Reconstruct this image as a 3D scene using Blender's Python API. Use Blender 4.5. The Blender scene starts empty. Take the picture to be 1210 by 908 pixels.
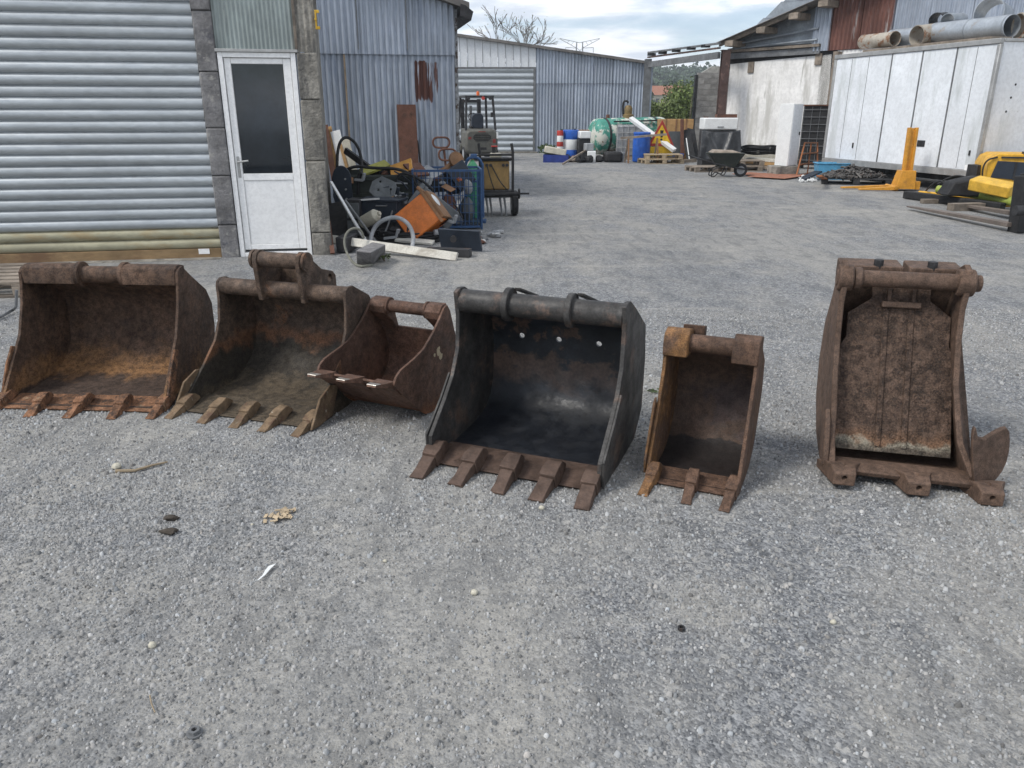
import bpy, bmesh, math, random
import numpy as np
from mathutils import Vector, Matrix, noise as mnoise
R = math.radians
random.seed(7); rng = np.random.default_rng(11)
scene = bpy.context.scene
COL = scene.collection

# ------------------------------------------------------------------ camera
F, CX, CY, TH, CH = 909.0, 605.0, 454.0, R(19.5), 1.6
cam_d = bpy.data.cameras.new('camera'); cam = bpy.data.objects.new('camera', cam_d); COL.objects.link(cam)
cam.location = (0, 0, CH); cam.rotation_euler = (R(90) - TH, 0, 0)
cam_d.sensor_fit = 'HORIZONTAL'; cam_d.sensor_width = 36; cam_d.lens = F / 1210 * 36
cam_d.clip_start = .05; cam_d.clip_end = 6000
scene.camera = cam

# ------------------------------------------------------------------ world and sun
SUN_EL, SUN_AZ = 48, 243          # azimuth clockwise from +Y: behind and left of the camera
w = bpy.data.worlds.new('World'); scene.world = w; w.use_nodes = True
nt = w.node_tree; nt.nodes.clear()
def wn(t, **k):
    n = nt.nodes.new(t)
    for a, v in k.items(): setattr(n, a, v)
    return n
L = nt.links.new
sky = wn('ShaderNodeTexSky', sky_type='NISHITA'); sky.sun_disc = False
sky.sun_elevation = R(SUN_EL); sky.sun_rotation = R(SUN_AZ); sky.air_density = 1.0; sky.dust_density = .5; sky.ozone_density = 4
tc = wn('ShaderNodeTexCoord'); sp = wn('ShaderNodeSeparateXYZ'); L(tc.outputs['Generated'], sp.inputs[0])
mx = wn('ShaderNodeMath', operation='MAXIMUM'); L(sp.outputs['Z'], mx.inputs[0]); mx.inputs[1].default_value = 0
ad = wn('ShaderNodeMath', operation='ADD'); L(mx.outputs[0], ad.inputs[0]); ad.inputs[1].default_value = .11
dx = wn('ShaderNodeMath', operation='DIVIDE'); L(sp.outputs['X'], dx.inputs[0]); L(ad.outputs[0], dx.inputs[1])
dy = wn('ShaderNodeMath', operation='DIVIDE'); L(sp.outputs['Y'], dy.inputs[0]); L(ad.outputs[0], dy.inputs[1])
cb = wn('ShaderNodeCombineXYZ'); L(dx.outputs[0], cb.inputs[0]); L(dy.outputs[0], cb.inputs[1])
def wnoise(scale, det, off, dist=.0):
    m = wn('ShaderNodeMapping'); m.inputs['Location'].default_value = off; L(cb.outputs[0], m.inputs[0])
    n = wn('ShaderNodeTexNoise'); n.inputs['Scale'].default_value = scale; n.inputs['Detail'].default_value = det
    n.inputs['Roughness'].default_value = .55; n.inputs['Distortion'].default_value = dist; L(m.outputs[0], n.inputs[0]); return n
def wmap(src, a, b, c=0., d=1.):
    m = wn('ShaderNodeMapRange', interpolation_type='SMOOTHSTEP'); L(src, m.inputs[0])
    for i, v in enumerate((a, b, c, d)): m.inputs[i + 1].default_value = v
    return m.outputs[0]
n1 = wnoise(1.0, 9, (3.1, 1.7, 0), .3); n2 = wnoise(2.1, 8, (7.3, 4.2, 1.5), .2)
cover = wmap(n1.outputs[0], .4, .55, .3, 1.)
tone = wn('ShaderNodeMix', data_type='RGBA'); L(wmap(n2.outputs[0], .36, .6), tone.inputs[0])
tone.inputs[6].default_value = (5.9, 6.5, 7.4, 1); tone.inputs[7].default_value = (9.3, 9.5, 9.9, 1)
mixs = wn('ShaderNodeMix', data_type='RGBA'); L(cover, mixs.inputs[0]); L(sky.outputs[0], mixs.inputs[6]); L(tone.outputs[2], mixs.inputs[7])
bg = wn('ShaderNodeBackground'); bg.inputs['Strength'].default_value = .084; L(mixs.outputs[2], bg.inputs[0])
wo = wn('ShaderNodeOutputWorld'); L(bg.outputs[0], wo.inputs[0])
sd = bpy.data.lights.new('sun', 'SUN'); sd.energy = 1.75; sd.angle = R(18); sd.color = (1, .96, .9)
so = bpy.data.objects.new('sun', sd); COL.objects.link(so); so.location = (-6, -6, 12)
_d = Vector((math.sin(R(SUN_AZ)) * math.cos(R(SUN_EL)), math.cos(R(SUN_AZ)) * math.cos(R(SUN_EL)), math.sin(R(SUN_EL))))
so.rotation_euler = _d.to_track_quat('Z', 'Y').to_euler()
vs = scene.view_settings; vs.view_transform = 'Standard'; vs.look = 'None'; vs.gamma = 1; vs.exposure = .72; vs.use_curve_mapping = False

# ------------------------------------------------------------------ pixel helpers (photo pixels, 1210 x 908)
def ray(px, py):
    a = (px - CX) / F; b = -(py - CY) / F
    return Vector((a, math.cos(TH) + b * math.sin(TH), -math.sin(TH) + b * math.cos(TH)))
def G(px, py, z=0.):
    r = ray(px, py); t = (z - CH) / r.z; return Vector((r.x * t, r.y * t, z))
def P(px, py, Y):
    r = ray(px, py); t = Y / r.y; return Vector((r.x * t, Y, CH + r.z * t))
def PX(px, Y, z):            # point at depth Y and height z in the picture column px (row from z)
    b = math.tan(TH + math.atan2(z - CH, Y)); a = (px - CX) / F
    return Vector((a / (math.cos(TH) + b * math.sin(TH)) * Y, Y, z))
class Wall:                  # vertical plane through (x, y), running along angle ang
    def __init__(s, x, y, ang):
        s.o = Vector((x, y, 0)); s.u = Vector((math.cos(ang), math.sin(ang), 0)); s.n = Vector((math.sin(ang), -math.cos(ang), 0)); s.ang = ang
    def uv(s, px, py, off=0.):
        r = ray(px, py); o = s.o + s.n * off; c = Vector((0, 0, CH))
        t = (o - c).dot(s.n) / r.dot(s.n); p = c + r * t - o
        return p.dot(s.u), p.z
    def w(s, a, z, off=0.):
        return s.o + s.u * a + Vector((0, 0, z)) + s.n * off

# ------------------------------------------------------------------ mesh helpers
class MB:
    def __init__(s): s.v = []; s.f = []
    def add(s, vs, fs):
        n = len(s.v); s.v += [Vector(p) for p in vs]; s.f += [[i + n for i in f] for f in fs]; return s
    def box(s, c, d, rot=None):
        c = Vector(c); h = Vector(d) / 2; vs = []
        for z in (-1, 1):
            for x, y in ((-1, -1), (1, -1), (1, 1), (-1, 1)):
                p = Vector((x * h.x, y * h.y, z * h.z)); vs.append(c + (rot @ p if rot else p))
        return s.add(vs, [(3, 2, 1, 0), (4, 5, 6, 7), (0, 1, 5, 4), (1, 2, 6, 5), (2, 3, 7, 6), (3, 0, 4, 7)])
    def b2(s, a, b):
        a = Vector(a); b = Vector(b); return s.box((a + b) / 2, [abs(b[i] - a[i]) for i in range(3)])
    def bar(s, a, b, w, h, up=(0, 0, 1)):     # box from a to b, w sideways, h along up
        a = Vector(a); b = Vector(b); d = (b - a); l = d.length; y = d.normalized(); up = Vector(up)
        x = y.cross(up)
        if x.length < 1e-4: x = y.cross(Vector((1, 0, 0)))
        x.normalize(); z = x.cross(y)
        return s.box((a + b) / 2, (w, l, h), Matrix((x, y, z)).transposed())
    def loft(s, secs, caps=True, closed=True):
        k = len(secs[0]); vs = [p for q in secs for p in q]; fs = []
        for i in range(len(secs) - 1):
            for j in range(k if closed else k - 1):
                a = i * k + j; b = i * k + (j + 1) % k; fs.append((a, b, b + k, a + k))
        if caps: fs.append(tuple(range(k))[::-1]); fs.append(tuple((len(secs) - 1) * k + j for j in range(k)))
        return s.add(vs, fs)
    def tube(s, pts, r, n=8, caps=True, closed=False):
        pts = [Vector(p) for p in pts]; secs = []; m = len(pts); prev = None
        for i, p in enumerate(pts):
            if closed: d = pts[(i + 1) % m] - pts[i - 1]
            else: d = pts[min(i + 1, m - 1)] - pts[max(i - 1, 0)]
            d.normalize()
            if prev is None: x = d.orthogonal().normalized()
            else:
                x = prev - d * prev.dot(d)
                x = x.normalized() if x.length > 1e-5 else d.orthogonal().normalized()
            prev = x; y = d.cross(x); rr = r[i] if isinstance(r, (list, tuple)) else r
            secs.append([p + (x * math.cos(2 * math.pi * j / n) + y * math.sin(2 * math.pi * j / n)) * rr for j in range(n)])
        if closed:
            secs.append(secs[0]); return s.loft(secs, False)
        return s.loft(secs, caps)
    def cyl(s, a, b, r, n=16, r2=None, caps=True): return s.tube([a, b], [r, r if r2 is None else r2], n, caps)
    def pipe(s, a, b, r, t=.004, n=24):        # hollow open pipe
        a = Vector(a); b = Vector(b); d = (b - a).normalized(); x = d.orthogonal().normalized(); y = d.cross(x)
        ring = lambda p, q: [p + (x * math.cos(2 * math.pi * j / n) + y * math.sin(2 * math.pi * j / n)) * q for j in range(n)]
        return s.loft([ring(a, r - t), ring(a, r), ring(b, r), ring(b, r - t), ring(a, r - t)], False)
    def prism(s, poly, fr, t0, t1):            # poly 2D -> fr(a, b, t)
        n = len(poly)
        vs = [fr(a, b, t0) for a, b in poly] + [fr(a, b, t1) for a, b in poly]
        return s.add(vs, [tuple(range(n))[::-1], tuple(range(n, 2 * n))] + [(i, (i + 1) % n, n + (i + 1) % n, n + i) for i in range(n)])
    def lathe(s, prof, base, axis=(0, 0, 1), n=20):  # prof (r, h)
        base = Vector(base); d = Vector(axis).normalized(); x = d.orthogonal().normalized(); y = d.cross(x)
        secs = [[base + d * h + (x * math.cos(2 * math.pi * j / n) + y * math.sin(2 * math.pi * j / n)) * max(r, .0005) for j in range(n)] for r, h in prof]
        return s.loft(secs)
    def rock(s, c, d, jit=.25, seg=5):
        c = Vector(c); secs = []; a0 = random.random() * 6
        for k, (h, q) in enumerate(((-.5, .55), (-.15, 1), (.25, .85), (.5, .4))):
            secs.append([c + Vector((math.cos(a0 + 2 * math.pi * j / seg) * d[0] / 2 * q * random.uniform(1 - jit, 1 + jit),
                                     math.sin(a0 + 2 * math.pi * j / seg) * d[1] / 2 * q * random.uniform(1 - jit, 1 + jit),
                                     d[2] * (h + random.uniform(-.08, .08)))) for j in range(seg)])
        return s.loft(secs)
    def corr(s, fr, w, h, pitch, amp, per=6, rows=1, jag=0.):   # corrugated sheet: fr(a, z, out)
        n = max(2, int(w / pitch * per)); vs = []; fs = []
        for k in range(rows + 1):
            for i in range(n + 1):
                a = w * i / n
                vs.append(fr(a, h * k / rows + (random.uniform(-jag, jag) if k in (0, rows) else 0), amp * math.sin(2 * math.pi * a / pitch)))
        for k in range(rows):
            for i in range(n):
                p = k * (n + 1) + i; fs.append((p, p + 1, p + n + 2, p + n + 1))
        return s.add(vs, fs)

def set_props(o, label=None, cat=None, group=None, kind=None):
    for k, v in (('label', label), ('category', cat), ('group', group), ('kind', kind)):
        if v: o[k] = v
    return o
ROOTM = {}
def thing(name, label, cat, loc=(0, 0, 0), rz=0., group=None):
    o = bpy.data.objects.new(name, None); COL.objects.link(o); o.location = loc; o.rotation_euler = (0, 0, rz); o.empty_display_size = .1
    ROOTM[o] = (Matrix.Translation(Vector(loc)) @ Matrix.Rotation(rz, 4, 'Z')).inverted()
    return set_props(o, label, cat, group)
def mesh(name, mb, mt, smooth=None):
    me = bpy.data.meshes.new(name); me.from_pydata([tuple(p) for p in mb.v], [], mb.f); me.update()
    bm = bmesh.new(); bm.from_mesh(me); bmesh.ops.recalc_face_normals(bm, faces=bm.faces); bm.to_mesh(me); bm.free()
    if smooth is not None:
        for p in me.polygons: p.use_smooth = True
        me.set_sharp_from_angle(angle=R(smooth))
    me.materials.append(mt); return me
def part(name, mb, mt, parent, smooth=35, bevel=0., label=None, world=False, kind=None):
    if world:
        root = parent
        while root.parent: root = root.parent
        m = ROOTM[root]; mb.v = [m @ p for p in mb.v]
    o = bpy.data.objects.new(name, mesh(name, mb, mt, smooth)); COL.objects.link(o); o.parent = parent
    if bevel:
        b = o.modifiers.new('bevel', 'BEVEL'); b.width = bevel; b.segments = 2; b.limit_method = 'ANGLE'; b.angle_limit = R(40)
    return set_props(o, label, kind=kind)
def partw(*a, **k): return part(*a, world=True, **k)
def one(name, mb, mt, label, cat, group=None, smooth=35, bevel=0., kind=None):   # a thing that is one mesh, built in world space
    lo = Vector([min(p[i] for p in mb.v) for i in range(3)]); hi = Vector([max(p[i] for p in mb.v) for i in range(3)])
    c = Vector(((lo.x + hi.x) / 2, (lo.y + hi.y) / 2, lo.z)); mb.v = [p - c for p in mb.v]
    o = bpy.data.objects.new(name, mesh(name, mb, mt, smooth)); COL.objects.link(o); o.location = c
    ROOTM[o] = Matrix.Translation(c).inverted()
    if bevel:
        b = o.modifiers.new('bevel', 'BEVEL'); b.width = bevel; b.segments = 2; b.limit_method = 'ANGLE'; b.angle_limit = R(40)
    return set_props(o, label, cat, group, kind)
def chaikin(p, n=2, closed=False):
    for _ in range(n):
        q = [] if closed else [p[0]]
        for i in range(len(p) if closed else len(p) - 1):
            a, b = p[i], p[(i + 1) % len(p)]
            a = Vector(a); b = Vector(b); q += [tuple(a * .75 + b * .25), tuple(a * .25 + b * .75)]
        if not closed: q.append(p[-1])
        p = q
    return p
def curve(pts, n=3): return [Vector(p) for p in chaikin([tuple(p) for p in pts], n)]

# ------------------------------------------------------------------ materials
MATS = {}
def mat(name, col, rough=.7, metal=0., var=.3, vscale=6., bump=.25, bscale=60., stains=(), zst=None, rnd=0., boxst=(), stretch=(1, 1, 1), rough_var=.12, spec=.4, bdist=.004, grain=0.):
    """one procedural material: tone noise, patchy stains, a band low on the thing, fine relief"""
    if name in MATS: return MATS[name]
    m = bpy.data.materials.new(name); m.use_nodes = True; MATS[name] = m
    t = m.node_tree; b = t.nodes['Principled BSDF']; lk = t.links.new
    def nd(ty, **k):
        n = t.nodes.new(ty)
        for a, v in k.items(): setattr(n, a, v)
        return n
    co = nd('ShaderNodeTexCoord'); oi = nd('ShaderNodeObjectInfo')
    base = co.outputs['Object']
    if rnd:
        sc = nd('ShaderNodeVectorMath', operation='SCALE'); sc.inputs[0].default_value = (13, 7, 9); lk(oi.outputs['Random'], sc.inputs['Scale'])
        av = nd('ShaderNodeVectorMath', operation='ADD'); lk(base, av.inputs[0]); lk(sc.outputs[0], av.inputs[1]); vec = av.outputs[0]
    else: vec = base
    def noi(s, st=(1, 1, 1), det=4, off=0., ro=.6):
        mp = nd('ShaderNodeMapping'); mp.inputs['Scale'].default_value = st; mp.inputs['Location'].default_value = (off, off * 1.7, off * .6); lk(vec, mp.inputs[0])
        n = nd('ShaderNodeTexNoise'); n.inputs['Scale'].default_value = s; n.inputs['Detail'].default_value = det; n.inputs['Roughness'].default_value = ro
        lk(mp.outputs[0], n.inputs[0]); return n.outputs[0]
    def mr(src, a, c, lo=0., hi=1., smooth=True):
        n = nd('ShaderNodeMapRange'); n.interpolation_type = 'SMOOTHSTEP' if smooth else 'LINEAR'; lk(src, n.inputs[0])
        for i, v in enumerate((a, c, lo, hi)): n.inputs[i + 1].default_value = v
        return n.outputs[0]
    def mixc(f, a, c):
        n = nd('ShaderNodeMix', data_type='RGBA'); lk(f, n.inputs[0])
        for i, v in ((6, a), (7, c)):
            if hasattr(v, 'is_output') or hasattr(v, 'links'): lk(v, n.inputs[i])
            else: n.inputs[i].default_value = (*v, 1)
        return n.outputs[2]
    def mul(a, c, op='MULTIPLY'):
        n = nd('ShaderNodeMath', operation=op)
        for i, v in ((0, a), (1, c)):
            if isinstance(v, (int, float)): n.inputs[i].default_value = v
            else: lk(v, n.inputs[i])
        return n.outputs[0]
    c0 = mixc(mr(noi(vscale, stretch), .3, .7), [x * (1 - var) for x in col], [x * (1 + var) for x in col])
    fine = noi(vscale * 9, stretch, 4, 5.)
    c0 = mixc(mul(mr(fine, .35, .7), .35), c0, [x * (1 - var) * .7 for x in col])
    for i, st in enumerate(stains):
        scol, ss, lo, hi = st[:4]; sst = st[4] if len(st) > 4 else (1, 1, 1)
        c0 = mixc(mr(noi(ss, sst, 6, 11.3 + i * 7, .68), lo, hi), c0, scol)
    sep = nd('ShaderNodeSeparateXYZ'); lk(base, sep.inputs[0])
    if zst:
        for zc, z0, z1, amp in (zst if isinstance(zst[0], (tuple, list)) and isinstance(zst[0][0], (tuple, list)) else [zst]):
            zz = mul(sep.outputs[2], mul(mul(noi(7, (1, 1, 1), 5, 31.), .5, 'SUBTRACT'), amp), 'ADD')
            c0 = mixc(mr(zz, z0, z1, 1, 0), c0, zc)
    for bc, x0, x1, z0, z1, sc, th in boxst:     # a patch of streaks with its own place on the sheet
        fx = mul(mr(sep.outputs[0], x0, x0 + .12), mr(sep.outputs[0], x1 - .12, x1, 1, 0)); fz = mul(mr(sep.outputs[2], z0, z0 + .5), mr(sep.outputs[2], z1 - .15, z1, 1, 0))
        ns = noi(sc, (1, 1, .1), 4, 3.3)
        msk = mr(mul(mul(fx, fz), ns), th, th + .06)
        c0 = mixc(msk, c0, bc)
    if grain:
        hg = nd('ShaderNodeHueSaturation'); lk(mr(mul(noi(bscale * 1.1, (1, 1, 1), 3, 41.), mul(noi(bscale * .22, (1, 1, 1), 4, 47.), 1., 'MULTIPLY'), 'ADD'), .72, 1.28, 1 - grain, 1 + grain), hg.inputs['Value']); lk(c0, hg.inputs['Color']); c0 = hg.outputs[0]
    if rnd:
        hs = nd('ShaderNodeHueSaturation'); lk(mr(oi.outputs['Random'], 0, 1, 1 - rnd, 1 + rnd, False), hs.inputs['Value']); lk(c0, hs.inputs['Color']); c0 = hs.outputs[0]
    lk(c0, b.inputs['Base Color'])
    rn = noi(vscale * 3, stretch, 5, 2.)
    lk(mr(rn, .3, .7, max(.05, rough - rough_var), min(1, rough + rough_var)), b.inputs['Roughness'])
    b.inputs['Metallic'].default_value = metal; b.inputs['Specular IOR Level'].default_value = spec
    if bump:
        bp = nd('ShaderNodeBump'); bp.inputs['Strength'].default_value = bump; bp.inputs['Distance'].default_value = bdist
        lk(mul(noi(bscale, (1, 1, 1), 3, 9.), mul(noi(bscale / 8, stretch, 3, 4.), .8), 'ADD'), bp.inputs['Height']); lk(bp.outputs[0], b.inputs['Normal'])
    return m
RUST = (.1, .059, .038); DRUST = (.046, .029, .021); ORG = (.27, .115, .035); MUD = (.23, .17, .11)
M_b1 = mat('rust_brown_ochre', (.084, .051, .034), .8, .1, .35, 5, .5, 140, [(ORG, 9, .64, .8), (DRUST, 3, .55, .75)], zst=[((.2, .105, .045), .04, .22, .4), ((.06, .04, .03), .035, .06, .09)], grain=.55)
M_b1t = mat('rust_flaked_tooth', (.17, .085, .045), .9, 0, .4, 14, .9, 90, grain=.5, stains=[(DRUST, 16, .5, .65), (MUD, 12, .58, .7)])
M_b2 = mat('rust_grey_brown', (.088, .06, .043), .75, .15, .35, 5, .45, 130, [((.19, .085, .04), 5, .6, .76), (DRUST, 3.3, .5, .72), (MUD, 22, .68, .75)], zst=[((.17, .08, .04), .26, .33, .2), ((.036, .03, .023), .2, .3, .3), ((.08, .062, .042), .02, .09, .25)], grain=.5)
M_b2t = mat('mud_caked_tooth', (.16, .11, .066), .9, 0, .4, 14, .9, 90, [(RUST, 12, .5, .65), ((.4, .36, .29), 18, .62, .72)])
M_b3 = mat('rust_red_brown', (.104, .058, .04), .75, .15, .35, 4, .35, 150, [(DRUST, 4, .5, .75), ((.2, .09, .045), 11, .64, .78), ((.5, .42, .3), 9, .77, .79)], zst=((.2, .085, .04), .0, .1, .12), grain=.45)
M_b4 = mat('worn_black_paint', (.017, .021, .027), .46, .0, .4, 4, .25, 60, [((.085, .055, .042), 4.5, .56, .62), ((.055, .04, .034), 11, .6, .68), ((.3, .27, .22), 26, .735, .755)], spec=.5, rough_var=.18, zst=[((.085, .056, .043), .3, .36, .55), ((.012, .014, .018), .17, .27, .3)], grain=.3)
M_b4s = mat('worn_black_paint_outer', (.042, .04, .038), .6, .05, .4, 4, .3, 90, [((.10, .07, .055), 6, .52, .64), ((.035, .028, .026), 9, .6, .7)], grain=.35)
M_b4t = mat('worn_tooth_steel', (.1, .066, .05), .7, .25, .35, 12, .6, 80, [(DRUST, 9, .5, .7), ((.22, .18, .15), 20, .66, .78)])
M_b5 = mat('rust_warm', (.1, .058, .038), .75, .1, .35, 5, .4, 150, [((.22, .1, .035), 5, .6, .75), (DRUST, 3, .55, .75)], grain=.45)
M_b5o = mat('rust_orange_plate', (.17, .088, .036), .8, .05, .4, 7, .5, 140, [(RUST, 6, .42, .58), ((.27, .14, .045), 10, .6, .75)], grain=.45)
M_b5f = mat('wet_rust_floor', (.075, .046, .032), .7, .1, .3, 5, .3, 150, [((.06, .04, .035), 3.2, .5, .56)], zst=((.016, .012, .011), .075, .085, .12), grain=.4)
M_b6 = mat('rust_plain', (.108, .069, .049), .78, .12, .25, 4, .4, 170, [(DRUST, 4, .58, .78), ((.16, .1, .06), 9, .66, .8)], grain=.4)
M_b6e = mat('rust_grainy', (.082, .053, .038), .82, .1, .35, 16, .9, 110, [(DRUST, 30, .5, .6)], zst=[((.15, .085, .05), .13, .2, .16), ((.2, .18, .14), .12, .15, .2), ((.08, .065, .05), .105, .13, .1)], bdist=.008, grain=.6)
M_shiny = mat('bare_worn_steel', (.45, .42, .38), .4, .7, .2, 10, .2, 60)
M_dark = mat('dark_metal', (.035, .035, .037), .6, .2, .4, 6, .3, 60, [(RUST, 7, .62, .74)])

# ------------------------------------------------------------------ ground
def ground_mat():
    m = bpy.data.materials.new('gravel_yard'); m.use_nodes = True; t = m.node_tree; b = t.nodes['Principled BSDF']; lk = t.links.new
    nd = t.nodes.new
    co = nd('ShaderNodeTexCoord'); vec = co.outputs['Object']
    def noi(s, det=6, ro=.6, st=(1, 1, 1), off=0., dist=0.):
        mp = nd('ShaderNodeMapping'); mp.inputs['Scale'].default_value = st; mp.inputs['Location'].default_value = (off, off, 0); lk(vec, mp.inputs[0])
        n = nd('ShaderNodeTexNoise'); n.inputs['Scale'].default_value = s; n.inputs['Detail'].default_value = det; n.inputs['Roughness'].default_value = ro; n.inputs['Distortion'].default_value = dist
        lk(mp.outputs[0], n.inputs[0]); return n.outputs[0]
    def mr(src, a, c, lo=0., hi=1.):
        n = nd('ShaderNodeMapRange'); n.interpolation_type = 'SMOOTHSTEP'; lk(src, n.inputs[0])
        for i, v in enumerate((a, c, lo, hi)): n.inputs[i + 1].default_value = v
        return n.outputs[0]
    def mix(f, a, c, bt='MIX'):
        n = nd('ShaderNodeMix'); n.data_type = 'RGBA'; n.blend_type = bt
        if isinstance(f, float): n.inputs[0].default_value = f
        else: lk(f, n.inputs[0])
        for i, v in ((6, a), (7, c)):
            if isinstance(v, tuple): n.inputs[i].default_value = (*v, 1)
            else: lk(v, n.inputs[i])
        return n.outputs[2]
    def mth(op, a, c):
        n = nd('ShaderNodeMath'); n.operation = op
        for i, v in ((0, a), (1, c)):
            if isinstance(v, (int, float)): n.inputs[i].default_value = v
            else: lk(v, n.inputs[i])
        return n.outputs[0]
    def vor(s, feat='F1'):
        n = nd('ShaderNodeTexVoronoi'); n.feature = feat; n.inputs['Scale'].default_value = s; lk(vec, n.inputs['Vector']); return n
    v1 = vor(95); v2 = vor(48)
    # stone colours: one tone per cell
    def cell(v): 
        s = nd('ShaderNodeSeparateColor'); lk(v.outputs['Color'], s.inputs[0]); return s.outputs[0]
    stone = mix(mr(cell(v1), 0, 1), (.13, .135, .142), (.335, .34, .343))
    stone = mix(mr(cell(v2), .86, .9), stone, (.36, .355, .34))
    dust = mix(noi(300, 3), (.29, .277, .247), (.385, .37, .335))
    grit = noi(34, 4, .75, (1, 1, 1), 5.); streak = noi(3.2, 5, .7, (.35, 1.6, 1), 17., .4)
    big = noi(.55, 5, .62, (1, .55, 1), 3., .6); mid = noi(2.3, 5, .62, (1, .8, 1), 8.)
    cov = mr(mth('ADD', mth('MULTIPLY', big, .65), mth('MULTIPLY', mid, .35)), .41, .57)
    pores = mr(noi(140, 3, .7), .42, .6)
    f = mth('MULTIPLY', cov, mth('ADD', mth('MULTIPLY', pores, .55), .4))
    c = mix(f, stone, dust)
    c = mix(mth('MULTIPLY', mr(noi(1.3, 6, .7, (1, 1, 1), 21.), .54, .72), .5), c, (.44, .415, .36))       # pale tan scuffs
    c = mix(mth('MULTIPLY', mr(noi(.5, 5, .6, (1, .4, 1), 33.), .5, .72), .42), c, (.13, .138, .148))         # darker damp gravel
    c = mix(mth('MULTIPLY', mr(grit, .35, .62, 1, 0), .42), c, (.09, .095, .103)); c = mix(mth('MULTIPLY', mr(grit, .56, .72), .3), c, (.42, .415, .4))
    c = mix(mth('MULTIPLY', mr(streak, .52, .72), .26), c, (.115, .122, .13))
    trk = noi(5.5, 5, .72, (1, .3, 1), 51., .5); trk2 = noi(1.5, 5, .65, (.5, 1.3, 1), 63., .8); trk3 = noi(14, 4, .7, (1, .4, 1), 71.)
    c = mix(mth('MULTIPLY', mr(trk, .36, .52, 1, 0), .36), c, (.085, .09, .097)); c = mix(mth('MULTIPLY', mr(trk2, .52, .7), .34), c, (.43, .41, .365)); c = mix(mth('MULTIPLY', mr(trk3, .36, .5, 1, 0), .3), c, (.09, .094, .1))
    lk(c, b.inputs['Base Color']); b.inputs['Roughness'].default_value = .95; b.inputs['Specular IOR Level'].default_value = .15
    h = mth('ADD', mth('MULTIPLY', mth('SUBTRACT', 1, mr(v1.outputs['Distance'], 0, .7)), mth('SUBTRACT', 1, mth('MULTIPLY', cov, .6))), mth('MULTIPLY', noi(220, 2), .5))
    bp = nd('ShaderNodeBump'); bp.inputs['Strength'].default_value = .75; bp.inputs['Distance'].default_value = .007; lk(h, bp.inputs['Height'])
    b2 = nd('ShaderNodeBump'); b2.inputs['Strength'].default_value = .5; b2.inputs['Distance'].default_value = .06; lk(mid, b2.inputs['Height']); lk(bp.outputs[0], b2.inputs['Normal'])
    lk(b2.outputs[0], b.inputs['Normal']); return m
g = MB()
g.add([(-900, -60, 0), (900, -60, 0), (900, 1400, 0), (-900, 1400, 0)], [(0, 1, 2, 3)])
go = bpy.data.objects.new('ground', mesh('ground', g, ground_mat())); COL.objects.link(go); set_props(go, 'grey compacted gravel yard with paler dusty tracks', kind='structure')

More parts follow.
